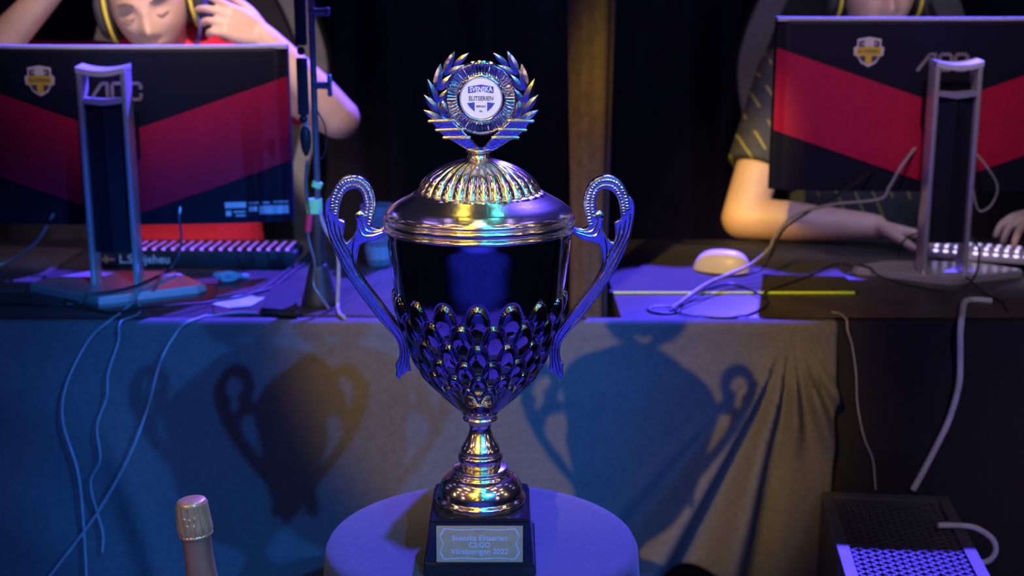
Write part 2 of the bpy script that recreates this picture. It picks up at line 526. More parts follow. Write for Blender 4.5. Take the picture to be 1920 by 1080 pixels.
def yl(x, z):
    d = max(0, 0.742 - z)
    r = math.hypot(x - gx, d)
    ang = math.atan2(x - gx, d + 1e-6)
    win = ss(-0.80, -0.62, ang) * (1 - ss(0.55, 0.75, ang)) * ss(0.0, 0.14, r)
    fold = (1 - 0.88 * ss(0.39, 0.48, x) * ss(0.64, 0.50, z)) * win * (0.5 + 0.5 * math.sin(ang * 22 + 0.4)) ** 1.2 * (0.022 + 0.11 * r)
    q = ss(0, 0.12, d)
    soft = q * (0.005 * math.sin(x * 9 + z * 3) + 0.008 * mnoise.noise((x * 2.6 + z * 1.5, z * 1.6, 3)) + 0.004 * math.sin((x * 0.7 + z) * 26) * ss(-0.35, -0.75, x))
    crease = q * 0.020 * math.exp(-((x + 0.62 + 0.25 * (z - 0.4)) / 0.030) ** 2) * ss(0.7, 0.35, z)
    return 2.122 - fold - soft - 0.014 * q - crease
def zbl(x):
    return 0.05 + 0.28 * ss(0.16, 0.24, x) * (1 - ss(0.36, 0.50, x))
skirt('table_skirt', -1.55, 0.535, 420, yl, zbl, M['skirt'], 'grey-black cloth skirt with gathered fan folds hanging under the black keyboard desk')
def yr(x, z):
    d = max(0, 0.742 - z); q = ss(0, 0.12, d)
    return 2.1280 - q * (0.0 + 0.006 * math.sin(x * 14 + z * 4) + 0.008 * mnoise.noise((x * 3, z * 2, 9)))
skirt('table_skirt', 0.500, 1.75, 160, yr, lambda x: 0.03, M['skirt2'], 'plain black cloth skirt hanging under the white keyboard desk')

# ------------------------------------------------------------------ pedestal table and cloth
YT = 1.47
TZ = 0.638
tcx, tcy, TR = PY(903, 1017, 1.51).x, 1.515, 0.186
t = thing('pedestal_table', 'small round pedestal table hidden under the violet-lit cloth', 'table', (tcx, tcy, 0))
bm = B(); add_lathe(bm, [(0.182, TZ - 0.022), (0.184, TZ - 0.018), (0.184, TZ - 0.006), (0.181, TZ - 0.003)], 64, (tcx, tcy, 0))
put('tabletop', done(bm), M['black'], t, True)
bm = B(); add_lathe(bm, [(0.025, 0.02), (0.025, TZ - 0.02)], 24, (tcx, tcy, 0)); put('pedestal', done(bm), M['desk_leg'], t, True)
bm = B(); add_lathe(bm, [(0.17, 0), (0.17, 0.012), (0.03, 0.03)], 48, (tcx, tcy, 0)); put('foot_plate', done(bm), M['black'], t, True)
bm = B()
seg = 128
rings = []
prof = [(0.0001, 0), (0.06, 0), (0.12, 0), (0.165, 0), (0.180, -0.001), (0.1865, -0.004), (0.1900, -0.011), (0.1915, -0.03)] + [(0.1915 + 0.055 * (k / 14) ** 1.0, -0.03 - 0.56 * k / 14) for k in range(1, 15)]
for (r, z) in prof:
    ring = []
    for k in range(seg):
        a = 2 * PI * k / seg
        f = ss(-0.02, -0.35, z)
        rr = r + f * (0.016 * math.sin(a * 9 + 0.5) + 0.008 * math.sin(a * 5))
        ring.append(bm.verts.new((tcx + rr * math.cos(a), tcy + rr * math.sin(a), TZ + z)))
    rings.append(ring)
for a, b in zip(rings, rings[1:]):
    for k in range(seg): bm.faces.new((a[k], a[(k + 1) % seg], b[(k + 1) % seg], b[k]))
bm.faces.new(rings[0])
o = put('tablecloth', done(bm, True, 70), M['tablecloth'])
s = o.modifiers.new('thick', 'SOLIDIFY'); s.thickness = 0.0012; s.offset = -1
tag(o, 'dark stretch cloth over the round table under the trophy', 'tablecloth')

# ------------------------------------------------------------------ trophy
TX = PY(900, 700, YT).x
def depth_of(p): return (p - CP).dot(FW)
def tz(v): return PY(900, v, YT).z
def tr(h, v): return h * depth_of(PY(900, v, YT)) / FPX
trophy = thing('trophy', 'tall silver and gold cup trophy with laurel wreath medallion and lid', 'trophy', (TX, YT, TZ))
# plinth
PT = PY(900, 978, 1.407).z
hw = 0.0585
def frustum(bm, z0, z1, h0, h1, bev=0.0015):
    vs = add_box(bm, (TX, YT, (z0 + z1) / 2), (2 * h1, 2 * h1, z1 - z0))
    for v in vs:
        if v.co.z < (z0 + z1) / 2:
            k = h0 / h1
            v.co.x = TX + (v.co.x - TX) * k; v.co.y = YT + (v.co.y - YT) * k
    es = list({e for v in vs for e in v.link_edges})
    bmesh.ops.bevel(bm, geom=es, offset=bev, segments=2, affect='EDGES')
zb0 = TZ + 0.001
pl = TX
bm = B(); frustum(bm, zb0, zb0 + 0.012, hw + 0.006, hw + 0.0055); frustum(bm, zb0 + 0.012, zb0 + 0.016, hw + 0.0045, hw + 0.002)
put('plinth_moulding', done(bm), M['plinth'], trophy, True)
bm = B(); frustum(bm, zb0 + 0.015, PT - 0.004, hw + 0.0025, hw - 0.001)
plinth = put('plinth', done(bm), M['plinth'], trophy, True)
bm = B(); frustum(bm, PT - 0.0045, PT, hw - 0.002, hw - 0.003)
put('plinth_top', done(bm), M['plinth'], trophy, True)
# plaque (leans with the plinth face)
pz0, pz1 = zb0 + 0.016, PT - 0.007
ph = pz1 - pz0
pw = 0.098
yf0, yf1 = YT - (hw + 0.0025), YT - (hw - 0.001)
lean = math.atan2(yf1 - yf0, ph)
PM = Matrix.Translation((TX, yf0 - 0.0004, pz0)) @ Matrix.Rotation(-lean, 4, 'X') @ FACE
bm = B(); add_prism(bm, [(-pw / 2, 0), (pw / 2, 0), (pw / 2, ph), (-pw / 2, ph)], 0.0012, PM)
plaque = put('plaque', done(bm, False), M['plaque'], trophy, True)
hx, hy = pw / 2 - 0.004, ph / 2 - 0.003
def border(o):
    a, b = hx - o, hy - o
    pts = []
    c = 0.005
    pts += [(-a + c, b), (-a * 0.5, b - 0.0012), (0, b - 0.0002), (a * 0.5, b - 0.0012), (a - c, b), (a - c * 0.4, b - c * 0.9), (a, b - c * 1.5)]
    pts += [(a - 0.001, b * 0.3), (a - 0.003, 0), (a - 0.001, -b * 0.3), (a, -b + c * 1.5), (a - c * 0.4, -b + c * 0.9), (a - c, -b)]
    pts += [(a * 0.5, -b + 0.0012), (0, -b + 0.0002), (-a * 0.5, -b + 0.0012), (-a + c, -b), (-a + c * 0.4, -b + c * 0.9), (-a, -b + c * 1.5)]
    pts += [(-a + 0.001, -b * 0.3), (-a + 0.003, 0), (-a + 0.001, b * 0.3), (-a, b - c * 1.5), (-a + c * 0.4, b - c * 0.9)]
    return closed_spline(pts, 3)
me = curve_mesh([border(0), border(0.0011)], 0.0002, 0.0)
me.transform(PM @ Matrix.Translation((0, ph / 2, 0.0013)))
put('engraved_border', me, M['engrave'], plaque, True)
for s_, yy, sz in (('Svenska Elitserien', 0.66, 0.0088), ('CS:GO', 0.47, 0.0084), ('V\u00e5rs\u00e4songen 2022', 0.29, 0.0088)):
    me = text_mesh(s_, sz, 0.0002, 0.00012)
    me.transform(PM @ Matrix.Translation((0, ph * yy, 0.0013)))
    put('engraved_text', me, M['engrave'], plaque, True)

def L(lst): return [(tr(h, v), tz(v)) for h, v in lst]
# foot
bm = B()
fz = PT - 0.0005
foot = [(tr(80, 945), fz), (tr(84, 940), fz + 0.004)] + L([(84, 928), (81, 924), (79, 921), (78, 912), (73, 900), (65, 891), (57, 886), (55, 882), (51, 879), (52, 874), (44, 871), (38, 869)])
add_lathe(bm, resample(foot, 4), 96, (TX, YT, 0))
put('foot', done(bm, True, 60), M['chrome'], trophy, True)
bm = B()
stem = L([(37, 870), (40, 864), (42, 856), (41, 850), (36, 846), (37, 842), (35, 836), (30, 828), (25, 818), (21, 808), (20, 800), (22, 792), (27, 788)])
add_lathe(bm, resample(stem, 4), 96, (TX, YT, 0))
put('stem', done(bm, True, 60), M['chrome'], trophy, True)
bm = B()
add_lathe(bm, resample(L([(26, 789), (31, 786), (33, 783), (32, 780), (31, 778), (33, 774), (35, 770), (33, 764)]), 4), 96, (TX, YT, 0))
put('collar', done(bm, True, 60), M['chrome'], trophy, True)
# bowl with tiers of pointed petals
bz0, bz1 = tz(732), tz(528)
rows = [530, 566, 604, 638, 668, 694]
rz = [tz(v) for v in rows]
NP = 16
def petal(a, z, r):
    best = 0.0
    for i, zt in enumerate(rz):
        h = (rz[i] - (rz[i + 1] if i + 1 < len(rz) else tz(716))) * 2.1
        s = ((a / (2 * PI) * NP + 0.5 * (i % 2) + 0.5) % 1.0) - 0.5
        top = zt - h * 0.95 * (abs(2 * s)) ** 2.5
        q = (top - z) / h
        if q > 0:
            lobe = math.sin(min(q, 1.0) * PI) ** 0.8 * (1 - 0.5 * abs(2 * s) ** 2)
            wq = ss(0, 0.10, q)
            best = best * (1 - wq) + (lobe - 0.45 * math.exp(-((q - 0.10) / 0.06) ** 2)) * wq
    fade = ss(tz(745), tz(700), z)
    return best * 0.0062 * fade * min(1, r / 0.07)
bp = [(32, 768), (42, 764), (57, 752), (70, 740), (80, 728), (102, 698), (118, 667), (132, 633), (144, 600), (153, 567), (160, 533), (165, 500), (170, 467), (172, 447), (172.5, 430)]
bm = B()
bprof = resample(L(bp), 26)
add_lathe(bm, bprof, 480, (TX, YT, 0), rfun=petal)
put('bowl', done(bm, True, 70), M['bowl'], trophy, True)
# rolled rim of the lid
bm = B()
add_lathe(bm, resample(L([(160, 431), (173, 430), (177, 428), (178, 425), (176, 421.5), (174, 420), (176, 418), (179, 415), (180, 411), (179, 407), (176, 405), (174, 404), (175.5, 401), (176, 398), (173, 393), (166, 387), (158, 381), (146, 374), (134, 367.5), (124, 362)]), 5), 160, (TX, YT, 0))
put('lid_rim', done(bm, True, 60), M['chrome'], trophy, True)
bm = B()
def gad(a, z, r):
    f = ss(tz(364), tz(356), z) * ss(tz(297), tz(306), z)
    return f * 0.0040 * (abs(math.sin(a * 14)) ** 0.7 - 0.5) * min(1, r / 0.05)
add_lathe(bm, resample(L([(126, 363), (121, 360), (113, 357), (111, 352), (106, 343), (98, 333), (87, 324), (75, 316), (60, 308.5), (45, 303), (34, 300), (28, 299)]), 8), 420, (TX, YT, 0), rfun=gad)
put('fluted_lid', done(bm, True, 70), M['chrome'], trophy, True)
bm = B()
add_lathe(bm, resample(L([(34, 312), (33, 306), (30, 303), (27, 299), (22, 295), (20, 290), (20, 286), (23, 284), (24, 281), (22, 279), (16, 278)]), 4), 64, (TX, YT, 0))
put('finial', done(bm, True, 60), M['chrome'], trophy, True)

# laurel wreath and medallion, in an upright plane
def W(cx, cy, off=0.0):          # detail-crop pixel -> world
    p = PY(780 + cx / 4.5, 80 + cy / 4.5, YT); p.y -= off
    return p
sc = depth_of(W(549, 470)) / FPX / 4.5      # metres per crop pixel
def flat2(cx, cy):
    p = W(cx, cy); return (p.x, p.z)
FM = Matrix.Translation((0, YT, 0)) @ FACE
leaves = [((235, 262), (326, 72), 78), ((318, 196), (447, 84), 58), ((170, 400), (208, 176), 84), ((240, 270), (412, 186), 58),
          ((175, 520), (98, 303), 84), ((196, 400), (302, 268), 72), ((215, 610), (66, 438), 84), ((188, 505), (272, 388), 62),
          ((240, 672), (64, 564), 74), ((268, 668), (222, 480), 92)]
def leaf_mesh():
    bm = B(); n = 10
    rows_ = []
    for i in range(n + 1):
        t_ = i / n
        wd = 0.5 * math.sin(PI * (t_ ** 0.85)) ** 0.75 * (1 - 0.25 * t_) + 0.0 
        if i in (0, n): wd = 0.012
        ridge = 0.20 * math.sin(PI * t_)
        rows_.append([bm.verts.new((-wd, t_, 0)), bm.verts.new((-wd * 0.5, t_, ridge * 0.5)), bm.verts.new((0, t_, ridge)), bm.verts.new((wd * 0.5, t_, ridge * 0.5)), bm.verts.new((wd, t_, 0)), bm.verts.new((0, t_, -0.12))])
    for a, b in zip(rows_, rows_[1:]):
        for k in range(6):
            bm.faces.new((a[k], a[(k + 1) % 6], b[(k + 1) % 6], b[k]))
    bm.faces.new(rows_[0]); bm.faces.new(rows_[-1])
    return done(bm, True, 35)
LEAF = leaf_mesh()
LEAF.materials.append(M['cast'])
for sgn in (1, -1):
    def mx(c): return (c[0] if sgn == 1 else 1098 - c[0], c[1])
    bm = B()
    # branch stem behind the leaves
    add_tube(bm, [W(*mx(c)) for c in ((470, 880), (300, 735), (205, 590), (165, 430), (200, 290), (290, 180))], [0.0045, 0.0045, 0.0035, 0.003, 0.0025, 0.002], 10)
    # bundled lower arm with three bands
    arm = [mx(c) for c in ((445, 908), (548, 905), (430, 770), (305, 655), (120, 655), (180, 735), (260, 800))]
    pts = [flat2(*c) for c in arm]
    me = curve_mesh([pts], 0.0032, 0.0012, 1)
    me.transform(FM)
    br = put('wreath_branch', me, M['cast'], trophy, True)
    me2 = done(bm); put('branch_stem', me2, M['cast'], br, True)
    for (a, b, r) in (((112, 660), (318, 655), 0.0026), ((172, 735), (400, 728), 0.0024), ((235, 798), (452, 795), 0.0024)):
        bm = B(); p, q = W(*mx(a), 0.0040), W(*mx(b), 0.0040)
        add_tube(bm, [p, q], r * 0.75, 8, round_ends=True)
        put('binding_band', done(bm), M['chrome'], br, True)
    for i, (a, b, wd) in enumerate(leaves):
        p, q = W(*mx(a)), W(*mx(b))
        d = q - p; ln = d.length
        yax = d.normalized(); zax = Vector((0, -1, 0)); xax = yax.cross(zax).normalized()
        Mx = Matrix((xax, yax, zax)).transposed().to_4x4()
        Mx = Matrix.Translation(p + Vector((0, -0.0022 - 0.0007 * (i % 3), 0))) @ Mx @ Matrix.Rotation(0.18 * (1 if i % 2 else -1) * sgn, 4, 'Y') @ Matrix.Diagonal((wd * sc, ln, wd * sc * 0.75, 1))
        o = bpy.data.objects.new('leaf', LEAF); C.objects.link(o)
        o.parent = br; o.matrix_parent_inverse = world_of(br).inverted(); o.matrix_basis = Mx
mc = W(549, 470)
bm = B()
prof = [(0.001, -0.004), (290 * sc, -0.004), (300 * sc, -0.002), (302 * sc, 0.001), (297 * sc, 0.0030), (290 * sc, 0.0032), (284 * sc, 0.0024), (262 * sc, 0.0022), (234 * sc, 0.0021), (206 * sc, 0.0020), (198 * sc, 0.0032), (184 * sc, 0.0040), (176 * sc, 0.0030), (172 * sc, 0.0018)]
seg = 480
rings = []
for (r, z) in resample(prof, 3):
    ring = []
    for k in range(seg):
        a = 2 * PI * k / seg
        zz = z
        if 206 * sc < r < 287 * sc: zz += 0.0009 * math.sin(a * 60)
        ring.append(bm.verts.new(Matrix.Translation(mc) @ FACE @ Vector((r * math.cos(a), r * math.sin(a), zz))))
    rings.append(ring)
for a, b in zip(rings, rings[1:]):
    for k in range(seg): bm.faces.new((a[k], a[(k + 1) % seg], b[(k + 1) % seg], b[k]))
bm.faces.new(rings[0][::-1]); bm.faces.new(rings[-1])
medal = put('medallion', done(bm, True, 50), M['medal'], trophy, True)
bm = B()
EM = Matrix.Translation(mc + Vector((0, -0.0016, 0))) @ FACE
add_prism(bm, [(170 * sc * math.cos(2 * PI * k / 64), 170 * sc * math.sin(2 * PI * k / 64)) for k in range(64)], 0.0012, EM)
emblem = put('emblem', done(bm, False), M['white_print'], medal, True)
EM2 = EM @ Matrix.Translation((0, 0, 0.00125))
def emb_poly(pts, mat, name='emblem_print', h=0.0002, z=0):
    bm = B(); add_prism(bm, [((x - 549) * sc, (470 - y) * sc) for x, y in pts], h, EM2 @ Matrix.Translation((0, 0, z)))
    put(name, done(bm, False), mat, emblem, True)
emb_poly([(440, 370), (498, 362), (498, 418), (440, 426)], M['blue_print'])
emb_poly([(600, 362), (655, 370), (655, 426), (600, 418)], M['blue_print'])
emb_poly([(494, 362), (549, 352), (604, 362), (604, 418), (549, 412), (494, 418)], M['blue_print'])
emb_poly([(430, 508), (495, 500), (495, 580), (455, 545)], M['blue_print'])
emb_poly([(665, 508), (600, 500), (600, 580), (640, 545)], M['blue_print'])
def emb_text(s_, x, y, size, mat, bold=0.0, sx=1.0):
    me = text_mesh(s_, size * sc, 0.0001, bold * sc, sx=sx)
    me.transform(EM2 @ Matrix.Translation(((x - 549) * sc, (470 - y) * sc, 0.0003)))
    put('emblem_text', me, mat, emblem, True)
emb_text('SVENSKA', 549, 394, 58, M['white_print'], 1.5, 0.80)
emb_text('ELITSERIEN', 549, 470, 52, M['dark_print'], 0.6, 0.82)
emb_text('ESPORT', 549, 536, 24, M['dark_print'], 0.5)
emb_text('FK', 549, 578, 24, M['dark_print'], 0.5)

# handles: pierced cast scrolls
hole = [(207, 112), (170, 116), (142, 140), (126, 175), (120, 215), (118, 252), (134, 262), (148, 272), (144, 300), (143, 345), (157, 367), (170, 358), (190, 335), (203, 300), (204, 268), (200, 240), (212, 222), (232, 212), (236, 180), (230, 140)]
outer = [(350, 292), (322, 300), (296, 303), (272, 288), (284, 250), (293, 200), (292, 150), (276, 100), (244, 65), (200, 46), (155, 50), (115, 75), (88, 118), (76, 145), (54, 168), (49, 215), (58, 280), (74, 350), (108, 430), (150, 515), (205, 598), (262, 675), (322, 752), (372, 806), (402, 850), (411, 893), (404, 935), (392, 950), (396, 985), (393, 1006), (412, 1028), (424, 1005), (440, 1000), (448, 986), (466, 984), (458, 945), (462, 880), (450, 830), (415, 780), (366, 715), (310, 640), (255, 570), (218, 510), (204, 470), (208, 420), (222, 380), (255, 366), (300, 356), (335, 332), (350, 318)]
hsc = 2.5715
def H(c, sgn):
    u = 590 + c[0] / hsc; v = 310 + c[1] / hsc
    if sgn < 0: u = 1799 - u
    p = PY(u, v, YT)
    return p
for sgn in (1, -1):
    def f2(c):
        p = H(c, sgn); return (p.x, p.z)
    me = curve_mesh([closed_spline([f2(c) for c in outer], 3), closed_spline([f2(c) for c in hole], 3)], 0.0046, 0.0014, 2)
    me.transform(FM)
    for p_ in me.polygons: p_.use_smooth = False
    hd = put('handle', me, M['cast'], trophy, True)
    hd['label'] = 'pierced scroll handle with beaded loop'
    def hp(c, off=0.0060):
        p = H(c, sgn); p.y -= off; return p
    # beaded rows round the loop
    path1 = smooth_path([Vector((x, y, 0)) for x, y in ((264, 280), (274, 225), (276, 165), (258, 110), (222, 76), (180, 68), (138, 82), (108, 120), (92, 165), (84, 215))], 12)
    path2 = smooth_path([Vector((x, y, 0)) for x, y in ((250, 240), (255, 180), (244, 130), (215, 98), (178, 94), (146, 108), (122, 145), (108, 190), (102, 240))], 12)
    bm = B()
    for path, r0 in ((path1, 0.0027), (path2, 0.0023)):
        acc = 0; last = None
        for p in path:
            if last is None or (p - last).length > 13:
                add_ball(bm, hp((p.x, p.y), 0.0060), r0, 8, 6); last = p
    put('beading', done(bm), M['cast'], hd, True)
    bm = B()
    for line in (((70, 230), (85, 310), (130, 410), (185, 500), (250, 585), (330, 690), (395, 780), (430, 850), (436, 920), (420, 1000)),
                 ((95, 260), (110, 330), (150, 410), (190, 470)), ((120, 280), (135, 350), (165, 400), (185, 450)), ((195, 345), (185, 400), (190, 460), (225, 535), (300, 640), (380, 745), (430, 815), (447, 880), (445, 970)),
                 ((215, 290), (235, 330), (275, 335), (330, 318)), ((228, 260), (250, 305), (285, 318), (330, 308)), ((60, 260), (72, 320), (110, 400), (160, 500), (230, 600), (310, 715), (370, 790), (412, 850), (424, 900), (408, 990))):
        add_tube(bm, [hp(c, 0.0060) for c in line], [0.0007, 0.0015, 0.0015, 0.0007], 8, 5)
    put('relief_ridges', done(bm), M['cast'], hd, True)
    bm = B(); p = hp((222, 240), 0.0050)
    add_ball(bm, p, (0.006, 0.003, 0.006), 14, 8); put('scroll_boss', done(bm), M['cast'], hd, True)

# ------------------------------------------------------------------ champagne bottle in a bucket
bx = PY(372, 1000, 1.46)
btop = PY(358, 934, 1.46)
ax = Vector((-0.085, 0.02, 1)).normalized()
BR = Vector((0, 0, 1)).rotation_difference(ax).to_matrix().to_4x4()
BMx = Matrix.Translation(btop) @ BR
bottle = thing('champagne_bottle', 'champagne bottle with gold foil cap standing beside the round table', 'bottle', tuple(BMx @ Vector((0, 0, -0.315))))
bm = B()
add_lathe(bm, resample([(0.001, 0.0), (0.010, -0.0003), (0.0160, -0.0022), (0.0178, -0.006), (0.0180, -0.012)], 3), 40, rfun=lambda a, z, r: 0.0003 * math.sin(a * 20))
me = done(bm); me.transform(BMx); put('foil_disc', me, M['foil'], bottle, True)
bm = B()
add_lathe(bm, resample([(0.0182, -0.006), (0.0186, -0.016), (0.0192, -0.026), (0.0200, -0.034), (0.0198, -0.040), (0.0186, -0.043)], 4), 64, rfun=lambda a, z, r: 0.0007 * math.sin(a * 15 + z * 60) + 0.0004 * math.sin(a * 31))
me = done(bm); me.transform(BMx); put('foil_cap', me, M['foil'], bottle, True)
for (ex, ez) in ((-0.006, -0.020), (0.0, -0.0215), (0.006, -0.020), (-0.004, -0.029), (0.004, -0.029)):
    bm = B(); add_ball(bm, (ex, -math.sqrt(max(0, 0.0193 ** 2 - ex * ex)), ez), (0.0018, 0.0012, 0.0030), 10, 6)
    me = done(bm); me.transform(BMx); put('embossed_mark', me, M['foil'], bottle, True)
bm = B()
add_lathe(bm, [(0.0187 + 0.0012 * math.sin(k / 8 * PI), -0.0415 - 0.005 * k / 8) for k in range(9)], 64, rfun=lambda a, z, r: 0.0004 * math.sin(a * 40))
me = done(bm); me.transform(BMx); put('twisted_collar', me, M['foil'], bottle, True)
bm = B()
add_lathe(bm, resample([(0.0172, -0.044), (0.0166, -0.06), (0.0172, -0.085), (0.0195, -0.115), (0.0235, -0.14), (0.0285, -0.16)], 4), 64)
me = done(bm); me.transform(BMx); put('neck_foil', me, M['foil_neck'], bottle, True)
bm = B()
add_lathe(bm, resample([(0.0275, -0.158), (0.035, -0.178), (0.042, -0.20), (0.0440, -0.225), (0.0440, -0.310), (0.0400, -0.315)], 4), 64)
me = done(bm); me.transform(BMx); put('body', me, M['bottle_glass'], bottle, True)
bot = BMx @ Vector((0, 0, -0.315))
bk = thing('ice_bucket', 'steel ice bucket that holds the champagne bottle', 'bucket', (bot.x - 0.01, bot.y, bot.z - 0.012))
bm = B(); zb = bot.z - 0.012
add_lathe(bm, resample([(0.065, zb), (0.072, zb + 0.05), (0.082, zb + 0.12), (0.086, zb + 0.125), (0.079, zb + 0.118), (0.068, zb + 0.05), (0.060, zb + 0.006), (0.01, zb + 0.005)], 3), 48, (bot.x - 0.01, bot.y, 0))
put('pail', done(bm, True, 60), M['bucket'], bk, True)
bm = B(); add_tube(bm, [(bot.x - 0.10, bot.y - 0.02, zb + 0.09), (bot.x - 0.118, bot.y, zb + 0.10), (bot.x - 0.10, bot.y + 0.02, zb + 0.09)], 0.003, 8)
put('handle', done(bm), M['bucket'], bk, True)
st = thing('bucket_stand', 'black round floor stand under the ice bucket', 'stand', (bot.x - 0.01, bot.y, 0))
bm = B(); add_lathe(bm, [(0.07, zb - 0.015), (0.072, zb - 0.008), (0.07, zb)], 48, (bot.x - 0.01, bot.y, 0)); put('tray', done(bm), M['black'], st, True)
bm = B(); add_lathe(bm, [(0.018, 0.01), (0.018, zb - 0.012)], 24, (bot.x - 0.01, bot.y, 0)); put('post', done(bm), M['black'], st, True)
bm = B(); add_lathe(bm, [(0.06, 0), (0.06, 0.012), (0.02, 0.02)], 48, (bot.x - 0.01, bot.y, 0)); put('foot', done(bm), M['black'], st, True)

# ------------------------------------------------------------------ monitors
def bcurve(x): return x * x / 3.0
def monitor(name, label, loc, pane_dy, base_pts, zbot, height, rotz=0.0, col_h=0.4):
    """local frame: x right seen from the table front, y away, z up, origin under the column on the desk"""
    t = thing(name, label, 'monitor', loc, (0, 0, rotz))
    hwid = 0.3065
    def surf(x): return pane_dy + bcurve(x)
    bm = B(); n = 96; g = []
    for i in range(n + 1):
        x = -hwid + 2 * hwid * i / n
        e = 0.012 * ss(hwid - 0.02, hwid, abs(x))
        yb, yf = surf(x) + e, surf(x) + 0.034
        ring = [(x, yb, zbot + 0.004), (x, yb - 0.004 * (1 - ss(hwid - 0.02, hwid, abs(x))), zbot + height * 0.25), (x, yb, zbot + height - 0.010), (x, yb + 0.006, zbot + height - 0.001), (x, yb + 0.010, zbot + height), (x, yf, zbot + height), (x, yf, zbot)]
        g.append([bm.verts.new(p) for p in ring])
    for a, b in zip(g, g[1:]):
        for k in range(7): bm.faces.new((a[k], b[k], b[(k + 1) % 7], a[(k + 1) % 7]))
    bm.faces.new(g[0]); bm.faces.new(g[-1][::-1])
    shell = put('back_shell', done(bm, True, 30), M['shell'], t)
    # bright bezel strip along the top edge
    bm = B(); g = []
    for i in range(n + 1):
        x = -hwid + 2 * hwid * i / n
        yb = surf(x) + 0.004
        g.append([bm.verts.new(p) for p in ((x, yb, zbot + height - 0.0055), (x, yb, zbot + height + 0.0015), (x, yb + 0.0305, zbot + height + 0.0015), (x, yb + 0.0305, zbot + height - 0.0055))])
    for a, b in zip(g, g[1:]):
        for k in range(4): bm.faces.new((a[k], b[k], b[(k + 1) % 4], a[(k + 1) % 4]))
    bm.faces.new(g[0]); bm.faces.new(g[-1][::-1])
    put('top_bezel', done(bm, True, 30), M['bezel'], t)
    # screen facing the player
    bm = B(); g = []
    for i in range(n + 1):
        x = -hwid + 0.006 + 2 * (hwid - 0.006) * i / n
        g.append([bm.verts.new(p) for p in ((x, surf(x) + 0.0335, zbot + 0.012), (x, surf(x) + 0.0335, zbot + height - 0.006), (x, surf(x) + 0.0348, zbot + height - 0.006), (x, surf(x) + 0.0348, zbot + 0.012))])
    for a, b in zip(g, g[1:]):
        for k in range(4): bm.faces.new((a[k], b[k], b[(k + 1) % 4], a[(k + 1) % 4]))
    bm.faces.new(g[0]); bm.faces.new(g[-1][::-1])
    put('screen', done(bm), M['screen'], t)
    def yskin(x, z):        # back skin between the profile points
        e = 0.012 * ss(hwid - 0.02, hwid, abs(x)); dd = 0.004 * (1 - ss(hwid - 0.02, hwid, abs(x)))
        q = (z - zbot) / height
        k = q / 0.25 if q < 0.25 else max(0, 1 - (q - 0.25) / 0.72)
        return surf(x) + e - dd * k
    hs = height / 0.33
    for s in (-1, 1):       # two red wings of the V
        bm = B(); m = 72; g = []
        for i in range(m + 1):
            x = 0.008 + (0.3055 - 0.008) * i / m
            z1 = zbot + (0.171 + 0.337 * x) * hs; z0 = zbot + (0.016 + 0.337 * x) * hs
            row = []
            for k in range(9):
                z = z0 + (z1 - z0) * k / 8
                row.append(bm.verts.new((s * x, yskin(x, z) - 0.0026, z)))
            for k in range(8, -1, -1):
                z = z0 + (z1 - z0) * k / 8
                row.append(bm.verts.new((s * x, yskin(x, z) + 0.002, z)))
            g.append(row)
        for a, b in zip(g, g[1:]):
            for k in range(18): bm.faces.new((a[k], b[k], b[(k + 1) % 18], a[(k + 1) % 18]))
        bm.faces.new(g[0]); bm.faces.new(g[-1][::-1])
        put('accent_wing', done(bm, True, 30), M['accent'], t)
    def flatM(x, z, lift=0.0008):
        sl = (yskin(x + 0.01, z) - yskin(x - 0.01, z)) / 0.02
        return Matrix.Translation((x, yskin(x, z) - lift, z)) @ Matrix.Rotation(math.atan(sl), 4, 'Z') @ FACE
    # logo
    LM = flatM(0.0, zbot + height - 0.080)
    def stroke(bm, pts, wd, closed=False):
        for a, b in zip(pts, pts[1:] + ([pts[0]] if closed else [])):
            a, b = Vector(a), Vector(b); d = (b - a).normalized(); nn = Vector((-d.y, d.x)) * wd / 2; e = d * wd * 0.35
            add_prism(bm, [tuple(a - e - nn), tuple(b + e - nn), tuple(b + e + nn), tuple(a - e + nn)], 0.0012, LM)
    def logo_part(pts, closed=False):
        bm = B(); stroke(bm, [(x * 0.001, y * 0.001) for x, y in pts], 0.0058, closed)
        put('logo_letter', done(bm, False), M['logo'], t)
    logo_part([(-48, -15), (-28, 12), (-24, 14), (-17, 14), (-17, -15)])
    logo_part([(-8, 10), (-4, 14), (10, 14), (14, 10), (14, -11), (10, -15), (-4, -15), (-8, -11)], True)
    logo_part([(44, 5), (44, 10), (40, 14), (26, 14), (22, 10), (22, -11), (26, -15), (40, -15), (44, -11), (44, -6)])
    # crest sticker
    CM = flatM(-0.140, zbot + height - 0.062)
    shield = [(-0.022, 0.024), (0, 0.028), (0.022, 0.024), (0.022, 0.011), (0.028, 0.008), (0.027, -0.006), (0.021, -0.008), (0.014, -0.020), (0, -0.028), (-0.014, -0.020), (-0.021, -0.008), (-0.027, -0.006), (-0.028, 0.008), (-0.022, 0.011)]
    bm = B(); add_prism(bm, shield, 0.0006, CM); st_ = put('crest_sticker', done(bm, False), M['sticker_white'], t)
    def cp(pts, mat, z=0.0006, nm='crest_print'):
        bm = B(); add_prism(bm, pts, 0.0003, CM @ Matrix.Translation((0, 0, z))); put(nm, done(bm, False), mat, st_)
    cp([(x * 0.86, y * 0.86) for x, y in shield], M['yellow'])
    cp([(-0.019, 0.020), (-0.009, 0.022), (-0.009, 0.010), (-0.019, 0.009)], M['dark_print'], 0.0009)
    cp([(0.019, 0.020), (0.009, 0.022), (0.009, 0.010), (0.019, 0.009)], M['dark_print'], 0.0009)
    cp([(-0.008, 0.0225), (0.008, 0.0225), (0.008, 0.011), (-0.008, 0.011)], M['sticker_white'], 0.0009)
